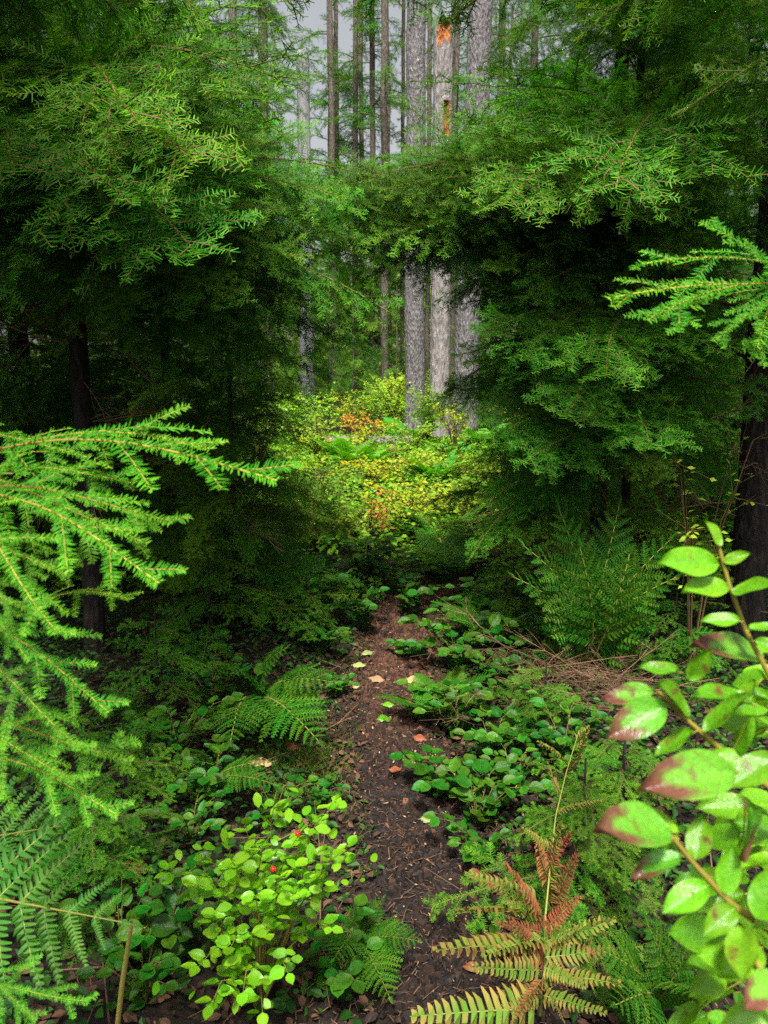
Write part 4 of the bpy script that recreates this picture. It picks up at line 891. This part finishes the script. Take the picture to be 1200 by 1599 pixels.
for i, (x, y, sz, lab, kd) in enumerate(FERNS):
    g = Vector((x, y, gz(x, y))); r = random.Random(40 + i)
    fern(lab, g, [(g + Vector((math.cos(q / 8 * 6.28 + i) * sz, math.sin(q / 8 * 6.28 + i) * sz, sz * r.uniform(.4, .9))), (0, 0, 1)) for q in range(8)], kd, False, i, 'ferns of the clearing and banks')

# ------------------------------------------------------------------ foreground salal at the right, in front of the focus
sb = Vector((.62, .95, gz(.62, .95)))
t = thing('salal_shrub', 'big-leaved salal branch with red-blotched leaves at the right edge, closest to viewer', 'shrub', sb, 'salal shrubs along the path')
def pstem(pts):
    mb = MB(); P = [tuple(at(*p) - sb) for p in pts]; PP = []
    for a, b_ in zip(P[:-1], P[1:]):
        for q in range(4): PP.append(tuple(np.array(a) + (np.array(b_) - np.array(a)) * q / 4))
    PP.append(P[-1]); tube(mb, PP, np.linspace(.0035, .0018, len(PP)), 8, 0, .55); link('stem', mb.mesh('stem', ['twig_fresh']), t)
pstem([(1290, 1750, .75), (1260, 1400, .72), (1215, 1080, .72), (1165, 985, .72), (1138, 910, .72), (1122, 850, .72)])
pstem([(1260, 1400, .70), (1215, 1240, .68), (1120, 1165, .68), (1068, 1120, .68), (1028, 1080, .68)])
pstem([(1290, 1700, .62), (1225, 1470, .6), (1140, 1410, .6), (1085, 1350, .6), (1040, 1295, .6)])
pstem([(1290, 1750, .6), (1230, 1600, .56), (1180, 1500, .56), (1130, 1480, .56)])
LV = [  # petiole pixel, tip pixel, distance, red?
    ((1124, 856), (1108, 812), .72, 0), ((1128, 880), (1172, 862), .72, 0), ((1122, 882), (1030, 876), .72, 0), ((1138, 918), (1068, 920), .72, 0), ((1145, 930), (1205, 905), .72, 0), ((1160, 970), (1095, 968), .7, 0), ((1166, 985), (1215, 975), .7, 0),
    ((1175, 1000), (1235, 1020), .7, 0), ((1195, 1030), (1085, 1000), .74, 1), ((1070, 1118), (1040, 1062), .68, 0), ((1066, 1050), (998, 1040), .68, 0), ((1075, 1062), (1110, 1015), .68, 0), ((1030, 1082), (938, 1090), .68, 1), ((1045, 1098), (950, 1150), .67, 1),
    ((1090, 1140), (1020, 1180), .67, 0), ((1100, 1150), (1165, 1080), .68, 0), ((1140, 1180), (1180, 1120), .68, 0), ((1180, 1100), (1085, 1075), .7, 0), ((1150, 1205), (1005, 1225), .62, 1), ((1200, 1220), (1110, 1170), .66, 0), ((1220, 1180), (1130, 1230), .64, 0),
    ((1045, 1300), (938, 1285), .6, 1), ((1060, 1310), (1010, 1255), .6, 0), ((1068, 1335), (985, 1370), .6, 1), ((1085, 1350), (1100, 1270), .6, 0), ((1110, 1380), (1035, 1425), .6, 0), ((1130, 1400), (1145, 1320), .6, 0), ((1165, 1250), (1172, 1350), .58, 1),
    ((1150, 1415), (1100, 1460), .58, 0), ((1180, 1440), (1225, 1350), .58, 0), ((1190, 1480), (1125, 1525), .58, 0), ((1170, 1495), (1095, 1490), .58, 0), ((1215, 1520), (1165, 1575), .56, 1), ((1230, 1590), (1130, 1600), .58, 0), ((1200, 1250), (1260, 1330), .6, 0), ((1215, 1450), (1270, 1520), .58, 0), ((1160, 1450), (1160, 1530), .56, 0),
    ((1200, 1100), (1250, 1160), .66, 0), ((1190, 1060), (1140, 1110), .7, 0), ((1220, 1300), (1150, 1280), .62, 0), ((1240, 1400), (1180, 1450), .6, 0)]
r = random.Random(5)
for i, (a, b_, d, red) in enumerate(LV):
    s = at(*a, d) - sb; e = at(*b_, d + r.uniform(-.05, .02)) - sb
    link('leaf', r.choice(SALR if red else SALN), t, frame(s, e, (r.uniform(-.5, .5), r.uniform(-1.0, -.15), r.uniform(.7, 1.1)), 1.0, r.uniform(.85, 1.05)))

r = random.Random(58)
for i in range(46):        # smaller leaves that crowd the stems behind the front ones
    py = r.uniform(1010, 1640); px = r.uniform(1210 - .33 * (py - 950) * (.6 if py > 1300 else .45), 1225); d = r.uniform(.72, .9); a = r.uniform(2.2, 4.6); l = r.uniform(55, 95)
    s = at(px, py, d) - sb; e = at(px + math.cos(a) * l, py + math.sin(a) * l * .6, d + r.uniform(-.04, .04)) - sb
    link('leaf', r.choice(SALN), t, frame(s, e, (r.uniform(-.6, .6), r.uniform(-1.0, .1), 1), 1.0, r.uniform(.9, 1.15)))

# ------------------------------------------------------------------ dead wood
tp = gpt(905, 1110); t = thing('twig_heap', 'heap of dry reddish-brown dead twigs right of the path', 'twig heap', tp); r = random.Random(12)
for i in range(95):
    a = r.random() * 6.28; p = Vector((r.uniform(-.32, .30), r.uniform(-.25, .3), r.uniform(.03, .22))); d = Vector((math.cos(a), math.sin(a) * .5, r.uniform(-.15, .45)))
    link('twig', r.choice(DEAD), t, frame(p, p + d.normalized() * r.uniform(.25, .55), (r.uniform(-1, 1), r.uniform(-1, 1), 1), 1.0, .5))
x, y = (575 - 600) / FPX * 12.5, 12.5
mb = MB(); U = np.linspace(-1, 1, 26)
P = [(u * .75, .15 * u, .16 + .02 * mnoise.noise((u * 4, 0, 1))) for u in U]; tube(mb, P, [.12 + .02 * mnoise.noise((u * 6, 3, 1)) for u in U], 18, 0)
t = thing('fallen_log', 'grey fallen log lying across the back of the clearing', 'log', (x, y, gz(x, y))); link('trunk', mb.mesh('trunk', ['log_bark']), t)
for i in range(5): put_branch(t, DEAD[i % 4], Vector((-.6 + i * .3, 0, .22)), r.random() * 6.28, .5, r.uniform(.3, .8), 1.0, 0, 'branch_stub')
b = gpt(180, 1620); mb = MB(); e = at(206, 1440, 1.45) - b
tube(mb, [(0, 0, -.03), tuple(e * .5), tuple(e)], [.006, .0055, .004], 8, 0, .4)
tag(link('plant_stalk', mb.mesh('plant_stalk', ['straw']), None, Matrix.Translation(b)), 'bare yellow-green stalk standing upright at the lower left', 'stalk')

# ------------------------------------------------------------------ fallen leaves, each one a thing
FL = {k: [leaf_mesh('fallen_leaf', [m], .5 + .08 * i, -.1, .1 + .1 * i, 7, 3, seed=50 + i, wave=.05) for i in range(2)] for k, m in (('tan', 'dead_leaf_tan'), ('rust', 'dead_leaf_rust'), ('olive', 'dead_leaf_olive'), ('green', 'salal_near'))}
for i, (px, py, s, k, lab) in enumerate([
    (587, 1070, .085, 'tan', 'large tan dead leaf lying flat on the path, topmost of the tan leaves'), (553, 1082, .065, 'tan', 'smaller tan dead leaf at the left path edge beside the large one'),
    (669, 1297, .062, 'olive', 'pale olive fallen leaf alone on dark soil, right half of path'), (600, 1135, .07, 'green', 'green fallen leaf lying mid-path above the scattered debris'), (606, 1112, .06, 'green', 'small green fallen leaf just above another green one on the path'),
    (655, 1165, .06, 'rust', 'rusty dead leaf on the right path edge by a salal clump'), (738, 1532, .045, 'rust', 'red-brown dead leaf at the bottom of the path'), (742, 1385, .055, 'rust', 'curled red-brown leaf beside the rusty fern'),
    (405, 1206, .09, 'tan', 'pale tan dead leaf on the moss left of the path'), (360, 1216, .06, 'tan', 'small tan dead leaf in the dark hollow left of the moss'), (210, 1375, .09, 'rust', 'dark red dead leaf in the shade left of the bright shrub'),
    (455, 1180, .06, 'rust', 'dark curled leaf between moss and the lady fern'), (575, 1030, .07, 'olive', 'yellowish fallen leaf on upper left path edge'), (645, 1072, .09, 'tan', 'long tan leaf lying on the right of the path'),
    (560, 1050, .07, 'olive', 'yellow fallen leaf between the lady fern and the path'), (700, 1125, .05, 'rust', 'orange leaf lying under the right salal clump'), (617, 1215, .05, 'rust', 'small rusty leaf in the middle of dark soil')]):
    p = gpt(px, py, .040); s *= 1.15; r = random.Random(i + 3); a = r.uniform(-.6, .6) + (math.pi if r.random() < .4 else 0)
    dv = Vector((math.cos(a), math.sin(a), .08)); tag(link('fallen_leaf', FL[k][i % 2], None, frame(p - dv * s * .5, p + dv * s * .5, (r.uniform(-.25, .25), -.45, 1), 1.0)), lab, 'leaf', 'fallen leaves on the ground')

STK = []
plain_mat('litter_leaf', (0.016, 0.009, 0.006), (0.12, 0.06, 0.03), 0.85)
# ------------------------------------------------------------------ ground cover and litter: nobody could count these
def scatter_leaves(name, label, mat, n, region, hfun, size, seed, keep=None, tint=(.4, .3)):
    r = np.random.default_rng(seed); mb = MB(); C = []
    while len(C) < n:
        x = r.uniform(region[0], region[1]); y = r.uniform(region[2], region[3])
        if keep and not keep(x, y, r): continue
        C.append((x, y, gz(x, y) + hfun(x, y, r)))
    C = np.array(C); a = r.random(n) * 6.28; D = np.stack([np.cos(a), np.sin(a), r.normal(0, .3, n)], 1); D /= np.linalg.norm(D, axis=1)[:, None]
    Nn = np.array([0, -.25, 1.0]) + r.normal(0, .4, (n, 3)); W = np.cross(Nn, D); W /= np.linalg.norm(W, axis=1)[:, None]; Nn = np.cross(D, W)
    ln = (size * r.uniform(.55, 1.2, n))[:, None]; w = ln * .29
    tv = np.clip(r.normal(*tint, n), 0, 1)
    A = C - D * ln * .5; B = C + D * ln * .5 - Nn * ln * .12
    for s in (-1, 1):
        mb.quads(np.stack([A, C - D * ln * .15 + W * w * s + Nn * w * .25, C + D * ln * .2 + W * w * .85 * s + Nn * w * .2, B], 1)[:, ::s], 0, tv)
    return tag(link(name, mb.mesh(name, [mat])), label, 'ground cover', kind='stuff')
def off_path(margin):
    def f(x, y, r): return abs(x - path_x(y)) > path_w(y) + margin * r.random() - .04
    return f
patch = lambda x, y: .5 + .5 * mnoise.noise((x * 1.4, y * 1.4, 7))
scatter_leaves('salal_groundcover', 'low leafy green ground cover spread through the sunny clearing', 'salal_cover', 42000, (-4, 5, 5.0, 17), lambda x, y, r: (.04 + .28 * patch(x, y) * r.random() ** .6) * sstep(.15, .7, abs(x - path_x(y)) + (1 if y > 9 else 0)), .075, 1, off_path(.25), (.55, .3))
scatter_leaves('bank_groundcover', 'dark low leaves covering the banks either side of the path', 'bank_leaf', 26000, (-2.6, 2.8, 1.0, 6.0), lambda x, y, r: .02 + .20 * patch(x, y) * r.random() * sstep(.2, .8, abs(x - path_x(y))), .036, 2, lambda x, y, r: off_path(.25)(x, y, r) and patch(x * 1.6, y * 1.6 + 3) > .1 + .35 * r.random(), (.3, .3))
scatter_leaves('yellow_undergrowth', 'fine yellow-green leaves mixed through the undergrowth of the clearing', 'lime_leaf', 9000, (-1.6, 2.6, 6.2, 14), lambda x, y, r: .05 + .5 * patch(x + 5, y) ** 2 * r.random(), .05, 6, lambda x, y, r: off_path(.3)(x, y, r) and patch(x * 1.3 + 9, y) > .3 + .4 * r.random(), (.5, .35))
# soil crumbs, bark chips and needles on the path
r = np.random.default_rng(3); n = 16000; mb = MB()
y = r.uniform(1.1, 8.0, n) ** 1.0; u = np.clip(r.normal(0, .62, n), -1.6, 1.6)
px_ = np.array([path_x(v) for v in y]); pw = np.array([path_w(v) for v in y]); x = px_ + u * pw
z = np.array([gz(a, b_) for a, b_ in zip(x, y)]) + .018
C = np.stack([x, y, z], 1); s = (.0025 + .012 * r.random(n) ** 3) * (1 + .08 * y)
ang = r.random(n) * 6.28; A = np.stack([np.cos(ang), np.sin(ang), r.normal(0, .3, n)], 1) * s[:, None]; B = np.stack([-np.sin(ang), np.cos(ang), r.normal(0, .3, n)], 1) * (s * r.uniform(.3, .9, n))[:, None]; H = np.array([0, 0, 1.0]) * (s * .7)[:, None]
tv = np.clip(np.abs(r.normal(.0, .13, n)) + .9 * (r.random(n) < .03) * r.random(n) + .95 * np.clip((y - 2.8) / 1.3, 0, 1) * r.random(n), 0, 1)
Vt = np.stack([C - A - B - H, C + A - B - H, C + A + B - H, C - A + B - H, C - A * .6 - B * .6 + H, C + A * .6 - B * .6 + H, C + A * .5 + B * .7 + H, C - A * .7 + B * .5 + H], 1).reshape(-1, 3)
o8 = np.arange(n)[:, None] * 8
for f in ((4, 5, 6, 7), (0, 1, 5, 4), (1, 2, 6, 5), (2, 3, 7, 6), (3, 0, 4, 7)): mb.f.setdefault((4, 0, False), []).append(o8 + np.array(f))
mb.v.append(Vt); mb.t.append(np.repeat(tv, 8)); mb.n += len(Vt)
tag(link('path_debris', mb.mesh('path_debris', ['chip'])), 'dark crumbs and bark chips strewn over the path', 'debris', kind='stuff')
n = 16000; mb = MB(); y = r.uniform(1.0, 8, n); u = r.normal(0, 1.3, n); x = np.array([path_x(v) for v in y]) + u * .3
C = np.stack([x, y, np.array([gz(a, b_) for a, b_ in zip(x, y)]) + .022], 1); ang = r.random(n) * 6.28; L_ = (.006 + .03 * r.random(n) ** 3)[:, None]
D = np.stack([np.cos(ang), np.sin(ang), r.normal(0, .15, n)], 1) * L_; W = np.stack([-np.sin(ang), np.cos(ang), np.zeros(n)], 1) * .0008 * (1 + y[:, None] * .15)
mb.quads(np.stack([C - D - W, C - D + W, C + D + W, C + D - W], 1), 0, np.clip(r.normal(.4, .3, n), 0, 1))
tag(link('needle_litter', mb.mesh('needle_litter', ['litter_needle'])), 'fallen brown needles and fine twigs scattered on path and banks', 'litter', kind='stuff')
scatter_leaves('leaf_litter', 'brown dead leaf scraps lying under the plants', 'litter_leaf', 8000, (-1.7, 2.0, .9, 5.0), lambda x, y, r: .012 + .02 * r.random(), .035, 5, off_path(.1), (.4, .35))
for i in range(60):
    x = rnd.uniform(-1.4, 1.5); y_ = rnd.uniform(1.2, 4.5)
    if abs(x - path_x(y_)) < .3: continue
    a = rnd.random() * 6.28; l = rnd.uniform(.2, .5)
    STK.append((x, y_, gz(x, y_) + .03, a, l))
mb = MB()
for (x, y_, z_, a, l) in STK:
    q = np.array([x, y_, z_]); d = np.array([math.cos(a), math.sin(a), rnd.uniform(-.05, .25)]); k_ = np.array([-math.sin(a), math.cos(a), 0]) * rnd.uniform(-.05, .05)
    tube(mb, [q, q + d * l * .5 + k_, q + d * l], [.0028, .0022, .001], 4, 0, rnd.random()); e2 = q + d * l * .5 + k_; tube(mb, [e2, e2 + (d + k_ * 14) * l * .3], [.0015, .0007], 3, 0, rnd.random())
tag(link('fallen_twigs', mb.mesh('fallen_twigs', ['dead_twig'])), 'thin dead twigs lying over the ground beside the path', 'twigs', kind='stuff')
n = 3200; mb = MB(); y = r.uniform(1.1, 8.2, n); u = r.normal(0, .75, n); x = np.array([path_x(v) for v in y]) + u * .26
C = np.stack([x, y, np.array([gz(a, b_) for a, b_ in zip(x, y)]) + .027], 1); ang = r.random(n) * 6.28; L_ = ((.0012 + .006 * r.random(n) ** 3) * (.6 + .28 * y))[:, None]
D = np.stack([np.cos(ang), np.sin(ang), r.normal(0, .3, n)], 1) * L_; W = np.stack([-np.sin(ang), np.cos(ang), r.normal(0, .3, n)], 1) * L_ * r.uniform(.25, .6, n)[:, None]
mb.quads(np.stack([C - D, C - D * .1 + W, C + D, C + D * .2 - W], 1), 0, r.random(n))
plain_mat('fleck', (0.13, 0.055, 0.024), (0.32, 0.21, 0.12), 0.8)
tag(link('pale_litter', mb.mesh('pale_litter', ['fleck'])), 'pale scraps of dry leaf and bark flecking the path', 'litter', kind='stuff')
# moss cushion left of the path
mb = MB(); mc = gpt(455, 1195); n = 9000
xx = mc.x + r.normal(0, .16, n); yy_ = mc.y + r.normal(0, .22, n); zz = np.array([gz(a, b_) for a, b_ in zip(xx, yy_)]); d2 = ((xx - mc.x) / .2) ** 2 + ((yy_ - mc.y) / .3) ** 2
C = np.stack([xx, yy_, zz + .03 * np.exp(-d2) * r.random(n)], 1); D = r.normal(0, 1, (n, 3)); D[:, 2] = np.abs(D[:, 2]) + .4; D /= np.linalg.norm(D, axis=1)[:, None]; W = np.cross(D, r.normal(0, 1, (n, 3))); W /= np.linalg.norm(W, axis=1)[:, None]
L_ = r.uniform(.008, .02, n)[:, None]; mb.quads(np.stack([C - W * .0015, C + W * .0015, C + D * L_ + W * .0008, C + D * L_ - W * .0008], 1), 0, r.random(n))
tag(link('moss', mb.mesh('moss', ['moss'])), 'olive moss cushion at the left edge of the path', 'moss', kind='stuff')
# far wood that reads as one mass
r = np.random.default_rng(77); mb = MB(); n = 60000
a = r.uniform(-1.15, 1.15, n); dist = r.uniform(36, 60, n); x = np.sin(a) * dist; y = np.cos(a) * dist
top = 9 + 5 * np.array([mnoise.noise((v * 6, 3, 1)) for v in a]) + 7 * np.clip(np.abs(a + .06) - .12, 0, .35) / .35
z = np.array([gz(p, q) for p, q in zip(x, y)]) + r.random(n) ** .8 * top
C = np.stack([x, y, z], 1); D = r.normal(0, 1, (n, 3)) * np.array([1, 1, .5]); D /= np.linalg.norm(D, axis=1)[:, None]; W = np.cross(D, r.normal(0, 1, (n, 3))); W /= np.linalg.norm(W, axis=1)[:, None]
s = r.uniform(.15, .45, n)[:, None]; mb.quads(np.stack([C - D * s, C + W * s * .3, C + D * s, C - W * s * .3], 1), 0, r.random(n))
tag(link('far_wood', mb.mesh('far_wood', ['needle_far'])), 'distant mass of forest foliage behind all trunks', 'woods', kind='stuff')
